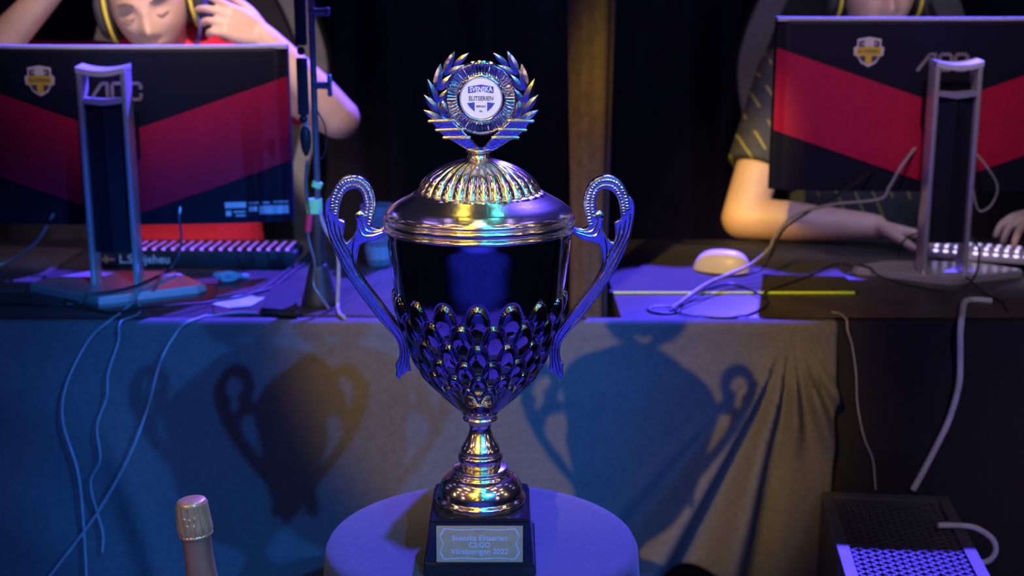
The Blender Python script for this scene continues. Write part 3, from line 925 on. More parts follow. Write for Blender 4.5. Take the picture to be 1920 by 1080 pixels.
    cp([(-0.018, -0.008), (-0.006, -0.007), (-0.006, -0.020), (-0.013, -0.016)], M['dark_print'], 0.0009)
    cp([(0.018, -0.008), (0.006, -0.007), (0.006, -0.020), (0.013, -0.016)], M['dark_print'], 0.0009)
    for s_, yy, sz, mm in (('SVENSKA', 0.0155, 0.0085, 'sticker_white'), ('ELITSERIEN', 0.0012, 0.0092, 'dark_print')):
        me = text_mesh(s_, sz, 0.0001, 0.0001, sx=0.85)
        me.transform(CM @ Matrix.Translation((0, yy, 0.0014)))
        put('crest_text', me, M[mm], st_)
    # white rating label near the lower right corner
    RM = flatM(0.243, zbot + 0.030 * hs)
    bm = B(); add_prism(bm, [(-0.061, -0.015), (0.061, -0.015), (0.061, 0.016), (-0.061, 0.016)], 0.0004, RM); lb = put('rating_label', done(bm, False), M['shell'], t)
    for (x0, x1, y0, y1) in ((-0.059, -0.020, 0.003, 0.014), (-0.015, 0.004, 0.010, 0.013), (0.010, 0.024, 0.010, 0.013), (0.030, 0.058, 0.011, 0.014), (-0.058, -0.048, -0.012, -0.002), (-0.040, -0.022, -0.013, -0.010), (-0.044, -0.022, -0.006, -0.003), (-0.015, 0.000, -0.004, 0.005), (0.004, 0.058, -0.010, 0.006)):
        bm = B(); add_prism(bm, [(x0, y0), (x1, y0), (x1, y1), (x0, y1)], 0.0002, RM @ Matrix.Translation((0, 0, 0.0004)))
        put('label_print', done(bm, False), M['sticker_white'], lb)
    # stand column
    cw, cd = 0.086, 0.046
    H0 = 0.010
    col = thing('x', None, None); C.objects.unlink(col); bpy.data.objects.remove(col)
    bm = B()
    for s in (-1, 1):
        add_box(bm, (s * (cw / 2 - 0.0045), 0.0, (H0 + col_h) / 2), (0.009, cd, col_h - H0), bev=0.0025)
    column = put('stand_column', done(bm), M['silver'], t)
    # curved cap
    bm = B(); m = 16; g = []
    for i in range(m + 1):
        x = -cw / 2 + cw * i / m
        sag = 0.007 * (1 - (2 * x / cw) ** 2)
        g.append([bm.verts.new(p) for p in ((x, -cd / 2 - 0.001 , col_h - 0.008 - sag), (x, -cd / 2 - 0.001, col_h + 0.002 - sag), (x, cd / 2, col_h + 0.006 - sag), (x, cd / 2, col_h - 0.006 - sag))])
    for a, b in zip(g, g[1:]):
        for k in range(4): bm.faces.new((a[k], b[k], b[(k + 1) % 4], a[(k + 1) % 4]))
    bm.faces.new(g[0]); bm.faces.new(g[-1][::-1])
    put('column_cap', done(bm), M['bezel'], column)
    bm = B()
    add_prism(bm, [(-cw / 2 + 0.006, col_h - 0.052), (-cw / 2 + 0.006, col_h - 0.061), (0.0, col_h - 0.066), (cw / 2 - 0.006, col_h - 0.061), (cw / 2 - 0.006, col_h - 0.052), (0, col_h - 0.055)], cd * 0.7, Matrix.Translation((0, cd * 0.22, 0)) @ FACE)
    put('crossbar', done(bm, False), M['silver'], column)
    bm = B()
    zt = col_h - 0.060
    # folded front plate with a centre crease
    zlo = 0.07
    add_prism(bm, [(-cw / 2 + 0.008, -cd / 2 + 0.014), (0.0, -cd / 2 + 0.005), (cw / 2 - 0.008, -cd / 2 + 0.014), (cw / 2 - 0.008, cd / 2 - 0.002), (-cw / 2 + 0.008, cd / 2 - 0.002)], zt - zlo, Matrix.Translation((0, 0, zlo)))
    put('column_infill', done(bm, False), M['shell'], column)
    bm = B(); add_box(bm, (0, (cd / 2 + pane_dy) / 2, zbot + height * 0.52), (0.075, max(0.01, pane_dy - cd / 2 + 0.02), 0.09), bev=0.006)
    put('mounting_block', done(bm), M['shell'], t)
    # base
    bm = B(); me = None
    pts = base_pts
    lo = [bm.verts.new((x, y, 0.0)) for x, y in pts]; hi = [bm.verts.new((x * 0.985, y, 0.013)) for x, y in pts]
    nn = len(pts); bm.faces.new(lo[::-1]); bm.faces.new(hi)
    for k in range(nn): bm.faces.new((lo[k], lo[(k + 1) % nn], hi[(k + 1) % nn], hi[k]))
    bmesh.ops.bevel(bm, geom=[e for e in bm.edges if all(v.co.z > 0.01 for v in e.verts)], offset=0.0025, segments=2, affect='EDGES')
    put('stand_base', done(bm, True, 30), M['silver'], t)
    return t
BASE = [(-0.160, 0.000), (-0.155, -0.018), (0.0, -0.128), (0.155, -0.040), (0.165, -0.022), (0.085, 0.090), (-0.085, 0.090)]
cl = PZ(222, 541, DZ)
ml = monitor('gaming_monitor', 'black curved monitor with red wings seen from behind, facing the player in red', (cl.x, cl.y, DZ + 0.0005), 0.078, BASE, 0.100, 0.332, 0.02)
cr = PZ(1763, 522, DZ)
BASE2 = [(-0.155, 0.050), (-0.150, 0.036), (0.0, -0.060), (0.155, 0.006), (0.165, 0.022), (0.085, 0.100), (-0.085, 0.100)]
mr = monitor('gaming_monitor', 'black curved monitor with red wings seen from behind, facing the player in the dark jersey', (cr.x, cr.y, DZ + 0.0005), 0.072, BASE2, 0.150, 0.330, 0.01, col_h=0.405)

# ------------------------------------------------------------------ desk items
def rounded_rect(w_, h_, r, n=5):
    pts = []
    for cx, cy, a0 in ((w_ / 2 - r, h_ / 2 - r, 0), (-w_ / 2 + r, h_ / 2 - r, PI / 2), (-w_ / 2 + r, -h_ / 2 + r, PI), (w_ / 2 - r, -h_ / 2 + r, 1.5 * PI)):
        for k in range(n + 1):
            a = a0 + PI / 2 * k / n
            pts.append((cx + r * math.cos(a), cy + r * math.sin(a)))
    return pts

def quad_pad(name, corners, label, cat, mat, th=0.004, stitch=None, r=0.015):
    """corners: four floor points; slab with rounded corners"""
    P_ = [Vector((c[0], c[1])) for c in corners]
    pts = []
    for i in range(4):
        a, b, c = P_[i - 1], P_[i], P_[(i + 1) % 4]
        u1 = (a - b).normalized(); u2 = (c - b).normalized()
        p0 = b + u1 * r; p2 = b + u2 * r
        for k in range(6):
            q = k / 5
            pts.append(tuple(p0 * (1 - q) ** 2 + b * 2 * q * (1 - q) + p2 * q * q))
    c0 = sum(P_, Vector((0, 0))) / 4
    t = thing(name, label, cat, (c0.x, c0.y, DZ + 0.0005))
    bm = B(); add_prism(bm, pts, th, Matrix.Translation((0, 0, DZ + 0.0005)))
    put('mat_surface', done(bm, True, 40), mat, t, True)
    if stitch:
        bm = B()
        ring = [Vector((x, y, DZ + 0.0005 + th * 0.62)) for x, y in pts]
        add_tube(bm, [ring[4], ring[5]] + [ring[5].lerp(ring[6], k / 5) for k in range(1, 5)] + [ring[6], ring[7]], 0.0024, 6, 1)
        put('stitched_edge', done(bm), stitch, t, True)
        bm = B(); add_tube(bm, ring[7:] + ring[:5], 0.0018, 6, 1)
        put('dark_edge', done(bm), M['dark_rubber'], t, True)
    return t
pc = [PZ(1140, 552, DZ), PZ(1612, 552, DZ), PZ(1535, 472, DZ), PZ(1255, 462, DZ)]
quad_pad('mouse_pad', pc, 'dark mouse pad with lime stitched edge under the white mouse', 'mouse pad', M['pad'], stitch=M['stitch'])
quad_pad('desk_pad', [PZ(-120, 548, DZ), PZ(45, 548, DZ), PZ(158, 470, DZ), PZ(-60, 462, DZ)], 'brown-grey cloth desk pad beside the black keyboard', 'desk pad', M['pad2'])
quad_pad('desk_pad', [PZ(400, 592, DZ), PZ(1000, 598, DZ), PZ(930, 508, DZ), PZ(415, 508, DZ)], 'violet-lit cloth desk pad under the microphone stand', 'desk pad', M['desk'], th=0.003)

# white mouse
mp_ = PZ(1352, 508, DZ + 0.005)
t = thing('computer_mouse', 'white computer mouse on the lime-edged pad', 'mouse', (mp_.x, mp_.y, DZ + 0.0045), (0, 0, math.radians(62)))
bm = B(); seg, rg = 32, 14
rings = []
for i in range(rg + 1):
    q = i / rg
    h = 0.041 * math.sin(q * PI / 2)
    s = math.cos(q * PI / 2) ** 0.62 if i < rg else 0.02
    rings.append([bm.verts.new((0.031 * s * math.cos(a) * (1 - 0.06 * math.cos(2 * a)), 0.056 * s * math.sin(a) - 0.008 * q, h + 0.001)) for a in [2 * PI * k / seg for k in range(seg)]])
for a, b in zip(rings, rings[1:]):
    for k in range(seg): bm.faces.new((a[k], a[(k + 1) % seg], b[(k + 1) % seg], b[k]))
bm.faces.new(rings[0][::-1]); bm.faces.new(rings[-1])
put('shell', done(bm, True, 60), M['mouse'], t)
bm = B(); add_tube(bm, [(0.0, 0.018, 0.0365), (0, 0.036, 0.029), (0, 0.046, 0.021)], 0.0009, 6); put('button_gap', done(bm), M['black'], t)
bm = B(); add_lathe(bm, [(0.006, -0.003), (0.0075, -0.0015), (0.0075, 0.0015), (0.006, 0.003)], 16)
me = done(bm); me.transform(Matrix.Translation((0, 0.036, 0.029)) @ Matrix.Rotation(PI / 2, 4, 'Y')); put('scroll_wheel', me, M['dark_rubber'], t)
bm = B(); add_lathe(bm, [(0.0302, 0), (0.0312, 0.0012)], 32); me = done(bm); me.transform(Matrix.Diagonal((0.95, 1.76, 1, 1))); put('base_plate', me, M['black'], t)

# keyboards
def keycap(mat, led, s=0.0165):
    bm = B(); h = 0.0075; a, b = s / 2, s / 2 - 0.0022
    lo = [bm.verts.new((x * a, y * a, 0)) for x, y in ((-1, -1), (1, -1), (1, 1), (-1, 1))]
    hi = [bm.verts.new((x * b, y * b + 0.0006, h)) for x, y in ((-1, -1), (1, -1), (1, 1), (-1, 1))]
    c = 0.0030
    le = [bm.verts.new((x * c, y * 0.0026 + 0.0012, h)) for x, y in ((-1, -1), (1, -1), (1, 1), (-1, 1))]
    bm.faces.new(lo[::-1])
    for k in range(4):
        bm.faces.new((lo[k], lo[(k + 1) % 4], hi[(k + 1) % 4], hi[k]))
        bm.faces.new((hi[k], hi[(k + 1) % 4], le[(k + 1) % 4], le[k]))
    f = bm.faces.new(le); f.material_index = 1
    def onb(x, q): return bm.verts.new((x, a + (b + 0.0006 - a) * q + 0.0004, h * q))
    f = bm.faces.new([onb(x, q) for x, q in ((-0.0032, 0.45), (0.0032, 0.45), (0.0032, 0.95), (-0.0032, 0.95))]); f.material_index = 1
    bmesh.ops.recalc_face_normals(bm, faces=bm.faces)
    me = bpy.data.meshes.new('k'); bm.to_mesh(me); bm.free()
    me.materials.append(mat); me.materials.append(led)
    return me
def keyboard(name, label, corner, ang, cols, mat_case, km, led, tilt, back_lights=False, group=None):
    """local: x along the far edge from the camera's left, y towards the player, back edge (raised) at y=0"""
    t = thing(name, label, 'keyboard', corner, (0, 0, ang))
    pitch = 0.0187
    wd = cols * pitch + 0.010; dp = 5 * pitch + 0.012
    T = Matrix.Translation((0, 0, 0.030)) @ Matrix.Rotation(-tilt, 4, 'X')
    bm = B(); add_box(bm, (wd / 2, dp / 2, -0.008), (wd, dp, 0.018), bev=0.003); me = done(bm); me.transform(T); put('case', me, mat_case, t)
    for x in (0.03, wd - 0.03):
        bm = B(); add_box(bm, (x, 0.012, 0.007), (0.025, 0.008, 0.014)); put('foot', done(bm, False), M['dark_rubber'], t)
    for r in range(5):
        for c in range(cols):
            o = bpy.data.objects.new('key', km); C.objects.link(o); o.parent = t
            o.matrix_basis = T @ Matrix.Translation((0.005 + pitch * (c + 0.5), 0.006 + pitch * (r + 0.5), 0.0015)) @ Matrix.Rotation(PI, 4, 'Z')
    if back_lights:
        me = None
        for c in range(cols):
            if me is None:
                bm = B(); add_ball(bm, (0, 0, 0), (0.0052, 0.0016, 0.0026), 10, 6); me = done(bm); me.materials.append(led)
            o = bpy.data.objects.new('edge_light', me); C.objects.link(o); o.parent = t
            o.matrix_basis = T @ Matrix.Translation((0.005 + pitch * (c + 0.5), -0.0005, -0.0015))
    return t, wd, T
k0 = PZ(186, 503, DZ)
kb, kwd, KT = keyboard('keyboard', 'black keyboard with purple lit keys and a name plate on its back edge', (k0.x, k0.y, DZ + 0.0005), math.radians(-1.0), 20, M['black'], keycap(M['key_black'], M['key_led']), M['key_led'], 0.03)
bm = B(); add_box(bm, (kwd / 2, -0.004, 0.019), (kwd, 0.003, 0.034), bev=0.0008); npl = put('name_plate', done(bm), M['black'], kb)
NM = Matrix.Translation((0, -0.0058, 0.0185)) @ FACE
bm = B(); add_prism(bm, [(0.008, -0.0075), (0.034, -0.0075), (0.034, 0.0075), (0.008, 0.0075)], 0.0003, NM); fl = put('flag_print', done(bm, False), M['blue_print'], npl)
for pts in ([(0.015, -0.0075), (0.019, -0.0075), (0.019, 0.0075), (0.015, 0.0075)], [(0.008, -0.0018), (0.034, -0.0018), (0.034, 0.0018), (0.008, 0.0018)]):
    bm = B(); add_prism(bm, pts, 0.0003, NM @ Matrix.Translation((0, 0, 0.0003))); put('flag_cross', done(bm, False), M['yellow'], npl)
me = text_mesh('L.Strijeheu', 0.0235, 0.0002, 0.0003, 'LEFT'); me.transform(NM @ Matrix.Translation((0.042, 0.0, 0.0003)))
put('name_text', me, M['white_print'], npl)

k1 = PZ(1742, 473, DZ + 0.025)
kb2, _, _ = keyboard('keyboard', 'white keyboard with lilac edge lights under the hands of the player in dark jersey', (k1.x, k1.y + 0.006, DZ + 0.0005), math.radians(-24), 20, M['key_white'], keycap(M['key_white'], M['key_led2']), M['key_led2'], 0.08, True)

PADS = []
# cable grommet
gp = PZ(1245, 583, DZ)
t = thing('cable_grommet', 'round black cable grommet set in the desk in front of the mouse pad', 'grommet', (gp.x, gp.y, DZ))
bm = B(); add_lathe(bm, resample([(0.020, 0.0002), (0.028, 0.0004), (0.030, 0.002), (0.027, 0.0042), (0.022, 0.003), (0.020, 0.0006)], 3), 40, (gp.x, gp.y, DZ)); put('ring', done(bm), M['black'], t, True)
bm = B(); add_lathe(bm, [(0.0205, 0.0003), (0.0205, 0.0012)], 32, (gp.x, gp.y, DZ)); put('insert', done(bm), M['dark_rubber'], t, True)

# cup
cpz = PZ(712, 498, DZ)
t = thing('drinking_cup', 'clear plastic cup of water standing behind the trophy handle', 'cup', (cpz.x, cpz.y, DZ))
h = 0.118
bm = B(); add_lathe(bm, [(r_, max(z_, 0.0004)) for r_, z_ in resample([(0.020, 0.0005), (0.025, 0.001), (0.030, h * 0.5), (0.034, h - 0.003), (0.0355, h), (0.0335, h - 0.001), (0.029, h * 0.5), (0.024, 0.004), (0.001, 0.004)], 3)], 40, (cpz.x, cpz.y, DZ)); put('wall', done(bm, True, 60), M['glass'], t, True)
bm = B(); add_lathe(bm, resample([(0.001, 0.0045), (0.0235, 0.0045), (0.0275, h * 0.45), (0.001, h * 0.45)], 3), 40, (cpz.x, cpz.y, DZ)); put('water', done(bm, True, 40), M['film'], t, True)

PADS += [(pc, 0.0050), ([PZ(400, 592, DZ), PZ(1000, 598, DZ), PZ(930, 508, DZ), PZ(415, 508, DZ)], 0.0036)]
PADS += [([PZ(-120, 548, DZ), PZ(45, 548, DZ), PZ(158, 470, DZ), PZ(-60, 462, DZ)], 0.0046)]
# crinkled wrapper, leaflets, dark box
def crumple(name, u, v, r, label, cat, mat, flat=0.5):
    p = PZ(u, v, DZ)
    bm = B(); bmesh.ops.create_icosphere(bm, subdivisions=3, radius=1)
    for q in bm.verts:
        n_ = 1 + 0.55 * mnoise.noise(q.co * 2.3 + Vector((u, v, 0)))
        q.co = Vector((q.co.x * r * n_ * 1.4, q.co.y * r * n_, max(-0.98, q.co.z) * r * flat * n_))
    lo = min(q.co.z for q in bm.verts)
    for q in bm.verts: q.co += Vector((p.x, p.y, DZ + 0.003 - lo))
    o = put(name, done(bm, False), mat); tag(o, label, cat); return o
crumple('plastic_wrapper', 428, 530, 0.018, 'crumpled clear wrapper lying on the desk beside the keyboard', 'wrapper', M['film'])
crumple('plastic_wrapper', 458, 525, 0.008, 'tiny scrap of clear wrapper beside the larger crumpled wrapper', 'wrapper', M['film'])
def sheet(name, pts, label, cat, z, mat):
    ps = [PZ(u, v, DZ) for u, v in pts]
    PADS.append((ps, z - DZ + 0.0013))
    bm = B(); add_prism(bm, [(p.x, p.y) for p in ps], 0.0012, Matrix.Translation((0, 0, z)))
    return tag(put(name, done(bm, False), mat), label, cat)
sheet('leaflet', [(398, 575), (450, 556), (478, 560), (432, 583)], 'small pale leaflet tucked under another one by the stand base', 'leaflet', DZ + 0.0036, M['paper'])
sheet('leaflet', [(432, 583), (462, 563), (497, 564), (470, 580)], 'small pale leaflet lying on top of another by the dark wallet', 'leaflet', DZ + 0.0050, M['paper'])
ps = [PZ(u, v, DZ + 0.004) for u, v in ((488, 590), (560, 596), (556, 545), (512, 542))]
PADS.append((ps, 0.0157))
bm = B(); add_prism(bm, [(p.x, p.y) for p in ps], 0.012, Matrix.Translation((0, 0, DZ + 0.0036)))
bmesh.ops.bevel(bm, geom=list(bm.edges), offset=0.003, segments=2, affect='EDGES')
tag(put('wallet', done(bm), M['black']), 'dark flat wallet lying beside the microphone stand base', 'wallet')

# ------------------------------------------------------------------ microphone stand
sp = PZ(600, 575, DZ)
SX, SY = sp.x, sp.y
sd = depth_of(Vector((SX, SY, 1.0))) / FPX
t = thing('microphone_stand', 'slim steel stand with black clamps and green tape on a cone base', 'stand', (SX, SY, DZ + 0.0035))
def sz(v): return PY(600, v, SY).z
def sx_(u, v): return PY(u, v, SY).x
bm = B(); add_lathe(bm, resample([(0.030, DZ + 0.0035), (0.031, DZ + 0.010), (0.026, DZ + 0.03), (0.017, DZ + 0.068), (0.014, DZ + 0.075), (0.010, DZ + 0.078)], 3), 40, (SX, SY, 0)); put('cone_base', done(bm), M['black'], t, True)
bm = B(); add_lathe(bm, [(0.0125, DZ + 0.07), (0.0125, DZ + 0.16), (0.0105, DZ + 0.165)], 24, (SX, SY, 0)); put('lower_sleeve', done(bm), M['black'], t, True)
bm = B(); add_tube(bm, [(SX + 0.002, SY, DZ + 0.16), (SX + 0.002, SY, 1.50)], 0.0055, 16); put('tube', done(bm), M['blue_metal'], t, True)
ox = SX - 0.016
for (v0, v1, wd) in ((-60, 85, 0.010), (108, 215, 0.0095)):
    z1, z0 = sz(v0), sz(v1)
    bm = B(); add_box(bm, (ox, SY - 0.004, (z0 + z1) / 2), (wd * 1.8, 0.018, z1 - z0), bev=0.003)
    hld = put('clamp_bar', done(bm), M['black'], t, True)
    n_ = int((z1 - z0) / 0.0085)
    for k in range(n_):
        bm = B(); add_box(bm, (ox, SY - 0.0135, z0 + 0.006 + k * 0.0085), (wd * 1.1, 0.003, 0.0035))
        put('rib', done(bm, False), M['dark_rubber'], hld, True)
for v in (95, 118, 222):
    bm = B(); add_ball(bm, (ox, SY - 0.008, sz(v)), 0.007, 14, 8); put('ball_joint', done(bm), M['black'], t, True)
bm = B(); add_lathe(bm, resample([(0.002, sz(292)), (0.007, sz(280)), (0.0095, sz(262)), (0.008, sz(245)), (0.004, sz(236))], 3), 20, (ox + 0.002, SY - 0.004, 0)); put('joint_pod', done(bm), M['black'], t, True)
bm = B(); add_tube(bm, [(ox + 0.002, SY - 0.004, sz(236)), (ox + 0.003, SY - 0.004, sz(216))], 0.004, 12); put('link_rod', done(bm), M['silver'], t, True)
for v in (160, 22):
    bm = B(); zz = sz(v); add_tube(bm, [(SX, SY, zz), (SX + 0.026, SY - 0.004, zz)], 0.006, 16)
    kn = put('clamp_knob', done(bm), M['blue_metal'], t, True)
    bm = B(); add_box(bm, (SX + 0.029, SY - 0.004, zz), (0.007, 0.012, 0.036 if v == 160 else 0.014), bev=0.002); put('wing_grip', done(bm), M['blue_metal'], kn, True)
for (v, rt) in ((346, 0.35), (386, 0.0)):
    bm = B(); add_lathe(bm, [(0.0085, -0.005), (0.0088, 0.0), (0.0085, 0.005)] if rt else [(0.013, -0.012), (0.0135, 0), (0.013, 0.012)], 24)
    me = done(bm); me.transform(Matrix.Translation((SX + (0.002 if rt else -0.004), SY, sz(v))) @ Matrix.Rotation(rt, 4, 'Y')); put('tape_band', me, M['green_tape'], t, True)
bm = B(); add_tube(bm, [(SX - 0.010, SY - 0.010, sz(400)), (SX - 0.014, SY - 0.012, sz(432))], 0.0058, 12); put('cable_plug', done(bm), M['red_plug'], t, True)
bm = B(); add_tube(bm, [(SX - 0.012, SY - 0.008, sz(300)), (SX - 0.016, SY - 0.010, sz(350)), (SX - 0.010, SY - 0.010, sz(400)), (SX - 0.014, SY - 0.014, sz(440)), (SX - 0.004, SY - 0.016, sz(490)), (SX - 0.006, SY - 0.020, sz(530)), (SX + 0.02, SY - 0.036, sz(570))], 0.0026, 8); put('cable', done(bm), M['blue_metal'], t, True)
bm = B(); add_tube(bm, [(SX + 0.006, SY - 0.004, sz(205)), (SX + 0.020, SY - 0.006, sz(240)), (SX + 0.018, SY - 0.006, sz(285)), (SX + 0.006, SY - 0.006, sz(300))], 0.0014, 8); put('thin_cable', done(bm), M['cable_black'], t, True)

# ------------------------------------------------------------------ cables
def in_poly(x, y, poly):
    c = False
    for (x0, y0), (x1, y1) in zip(poly, poly[1:] + poly[:1]):
        if (y0 > y) != (y1 > y) and x < (x1 - x0) * (y - y0) / (y1 - y0) + x0: c = not c
    return c
def world_poly(pts, o):
    return [((world_of(o) @ Vector((x, y, 0))).x, (world_of(o) @ Vector((x, y, 0))).y) for x, y in pts]
LYING = [(world_poly(BASE, ml), DZ + 0.0136), (world_poly(BASE2, mr), DZ + 0.0136)]
LYING += [([(p.x, p.y) for p in q], DZ + h_) for q, h_ in PADS]
def surface(x, y, pad=0.005):
    """height of the desk or of what lies flat on it"""
    z = DZ
    if y < 2.155: z = DZ + 0.0032
    for poly, h_ in LYING:
        if h_ > z and any(in_poly(x + dx, y + dy, poly) for dx, dy in ((0, 0), (pad, 0), (-pad, 0), (0, pad), (0, -pad))): z = h_
    d_ = math.hypot(x - gp.x, y - gp.y)
    if 0.018 < d_ < 0.033: z = max(z, DZ + 0.0042)
    return z
def cable(pts, r, mat, label, name='cable', n=8):
    r_ = r[0] if isinstance(r, list) else r
    path = smooth_path(smooth_path(pts, n), 2)
    for p in path:
        if p.y > 2.118 and 0.69 < p.z < 0.80:
            top = surface(p.x, p.y) + r_ * 0.92
            if p.z < top:
                if top - p.z > (p.y - 2.117) + 0.004: p.y = min(p.y, (yl(p.x, p.z) if p.x < 0.535 else yr(p.x, p.z)) - r_)
                else: p.z = top
        elif p.z <= 0.745 and 2.0 < p.y < 2.14:
            yc_ = (yl(p.x, p.z) if p.x < 0.535 else yr(p.x, p.z)) - r_
            if p.y > yc_: p.y = yc_
    for _ in range(2):            # ease the steps where a cable climbs an edge
        zz = [p.z for p in path]
        for i in range(1, len(path) - 1): path[i].z = max(zz[i], (zz[i - 1] + zz[i + 1]) / 2)
    bm = B(); add_tube(bm, path, r, 8, 1)
    return tag(put(name, done(bm), mat), label, 'cable')
def dk(u, v, lift=0.003): return PZ(u, v, DZ + lift)
def hg(u, v, off=0.0):
    p = PY(u, v, 2.10); y = (yl(p.x, p.z) if p.x < 0.535 else yr(p.x, p.z)) - 0.006 - off
    return PY(u, v, y)
cable([dk(330, 528), dk(262, 560), dk(222, 590), dk(205, 602, 0.006), hg(165, 640, 0.012), hg(125, 720, 0.026), hg(118, 790, 0.026), hg(145, 880, 0.026), hg(155, 960, 0.026), hg(162, 1080, 0.026)], 0.0021, M['cable_grey'], 'grey cable hanging in front of the skirt from the stand base, bowed to one side')
cable([dk(482, 587, 0.006), dk(440, 587, 0.006), dk(390, 594), dk(352, 604, 0.006), hg(330, 625, 0.012), hg(300, 680, 0.032), hg(275, 770, 0.032), hg(240, 860, 0.032), hg(180, 965, 0.032), hg(90, 1085, 0.032)], 0.0023, M['cable_grey'], 'grey cable slanting across the skirt and crossing the bowed one')
cable([dk(250, 545, 0.02), dk(262, 585, 0.004), dk(226, 604, 0.006), hg(222, 640, 0.012), hg(203, 700, 0.026), hg(200, 745, 0.026), hg(182, 800, 0.026), hg(188, 860, 0.026), hg(170, 905, 0.026), hg(182, 960, 0.026), hg(193, 1000, 0.026), hg(192, 1035, 0.026)], 0.0017, M['cable_grey'], 'thin kinked cable hanging between the two grey cables on the skirt')
cable([dk(-60, 562), dk(80, 572), dk(160, 566), dk(240, 540, 0.016), dk(300, 522, 0.010), dk(335, 509, 0.004)], 0.0025, M['cable_black'], 'black cable running over the silver base of the monitor in front of the red player')
cable([dk(120, 560, 0.018), dk(200, 586), dk(260, 578, 0.012), dk(330, 572, 0.016), dk(400, 566, 0.006), dk(480, 548, 0.006), dk(553, 498, 0.003), dk(584, 470, 0.003)], 0.0022, M['cable_black'], 'black cable looping around the stand base toward the microphone stand')
cable([dk(590, 474, 0.003), dk(562, 502, 0.003), dk(505, 541, 0.006), dk(455, 551, 0.006), dk(404, 557, 0.006)], 0.0022, M['cable_black'], 'short black cable running behind the wallet on the desk pad')
mlc = PY(104, 395, cl.y + 0.085)
cable([mlc, PY(94, 412, cl.y + 0.085), PY(62, 460, cl.y + 0.125), dk(0, 500, 0.004), dk(-60, 520, 0.004)], 0.0030, M['cable_grey'], 'grey cable drooping from the monitor of the red player to the desk')
cable([PY(338, 385, cl.y + 0.085), PY(336, 410, cl.y + 0.08), PY(340, 440, cl.y + 0.10), PY(335, 478, cl.y + 0.115), dk(312, 515, 0.004), dk(288, 544, 0.016)], 0.0026, M['blue_metal'], 'short cable hanging below the monitor of the red player')
cable([Vector((SX + 0.004, SY - 0.006, sz(392))), Vector((SX + 0.014, SY - 0.010, sz(425))), PY(632, 470, SY - 0.014), PY(635, 520, SY - 0.018), PY(633, 570, SY - 0.024), dk(636, 588, 0.006), dk(646, 596, 0.006)], 0.0035, M['cable_grey'], 'straight grey cable standing beside the microphone stand')
wy = cr.y + 0.03
cable([PY(1716, 278, cr.y + 0.066), PY(1690, 312, wy), PY(1668, 350, wy), PY(1648, 374, wy), PY(1560, 384, wy), PY(1490, 404, wy - 0.03), PY(1455, 440, 2.435), PY(1440, 468, 2.415), PY(1400, 500, 2.390), PY(1330, 530, 2.325), dk(1290, 556, 0.010), dk(1262, 579, 0.004)], [0.0030] * 2, M['cable_grey'], 'grey monitor cable arching over the mouse pad into the grommet')
cable([PY(1640, 318, cr.y + 0.074), PY(1590, 352, wy), PY(1520, 395, wy), PY(1470, 430, 2.455), PY(1449, 472, 2.438), PY(1422, 508, 2.420), PY(1352, 522, 2.350), dk(1303, 551, 0.016), dk(1256, 583, 0.004)], 0.0022, M['cable_black'], 'thin black monitor cable following the grey one into the grommet')
cable([dk(1264, 584, 0.004), dk(1300, 552, 0.008), dk(1370, 532, 0.008), dk(1430, 556, 0.006), dk(1434, 575), dk(1380, 596), dk(1310, 594), dk(1266, 586, 0.004)], 0.0020, M['cable_black'], 'black cable loop lying in front of the grommet')
cable([dk(1432, 560, 0.006), dk(1440, 545, 0.007), dk(1510, 520, 0.007), dk(1570, 495, 0.006), dk(1620, 508, 0.006), dk(1700, 534, 0.006), dk(1790, 545, 0.006), PY(1826, 520, 2.36), PY(1836, 480, 2.42), PY(1830, 455, 2.462), PY(1812, 438, 2.515), PY(1765, 433, 2.530), PY(1718, 438, 2.550), PY(1694, 452, 2.575), dk(1684, 478, 0.003)], 0.0020, M['cable_black'], 'black cable trailing from the pad around the base of the dark jersey player monitor')
cable([dk(1812, 520, 0.016), dk(1850, 552, 0.005), dk(1880, 566, 0.003), dk(1890, 582, 0.003)], 0.0020, M['cable_black'], 'short black cable end in front of the dark jersey player monitor base')
cable([PY(1822, 280, cr.y + 0.071), PY(1848, 310, wy), PY(1870, 350, wy), PY(1858, 385, wy), PY(1835, 395, wy), PY(1825, 360, wy), PY(1824, 345, cr.y + 0.071)], 0.0022, M['cable_grey'], 'small cable loop hanging beside the column of the dark jersey player monitor')
cable([dk(1860, 566, 0.003), dk(1822, 562, 0.005), dk(1808, 568, 0.008), dk(1804, 592, 0.008), Vector((PY(1802, 603, 2.111).x, 2.111, 0.757)), Vector((PY(1801, 620, 2.102).x, 2.102, 0.735)), hg(1800, 660, 0.012), hg(1798, 720, 0.010), hg(1780, 785, 0.008), hg(1755, 838, 0.006), hg(1725, 895, 0.004), hg(1712, 918, 0.004)], 0.0052, M['cable_white'], 'thick white cable hanging in front of the plain black skirt to the computer')
cable([dk(1560, 585, 0.003), dk(1580, 592, 0.005), hg(1590, 622, 0.004), hg(1598, 650), hg(1605, 700), hg(1608, 760), hg(1620, 820), hg(1636, 860), hg(1640, 895), hg(1642, 918)], 0.0016, M['cable_grey'], 'thin grey cable hanging beside the gathered folds to the computer')

# ------------------------------------------------------------------ computer tower
PCZ = 0.47
a0, a1 = PZ(1533, 897, PCZ), PZ(1740, 897, PCZ)
b0, b1 = PZ(1566, 1080, PCZ), PZ(1854, 1080, PCZ)
cc = (a0 + a1) / 2
dirv = ((b0 + b1) / 2 - cc); dirv.z = 0; dirv.normalize()
ang = math.atan2(dirv.x, -dirv.y)
WID = 0.205
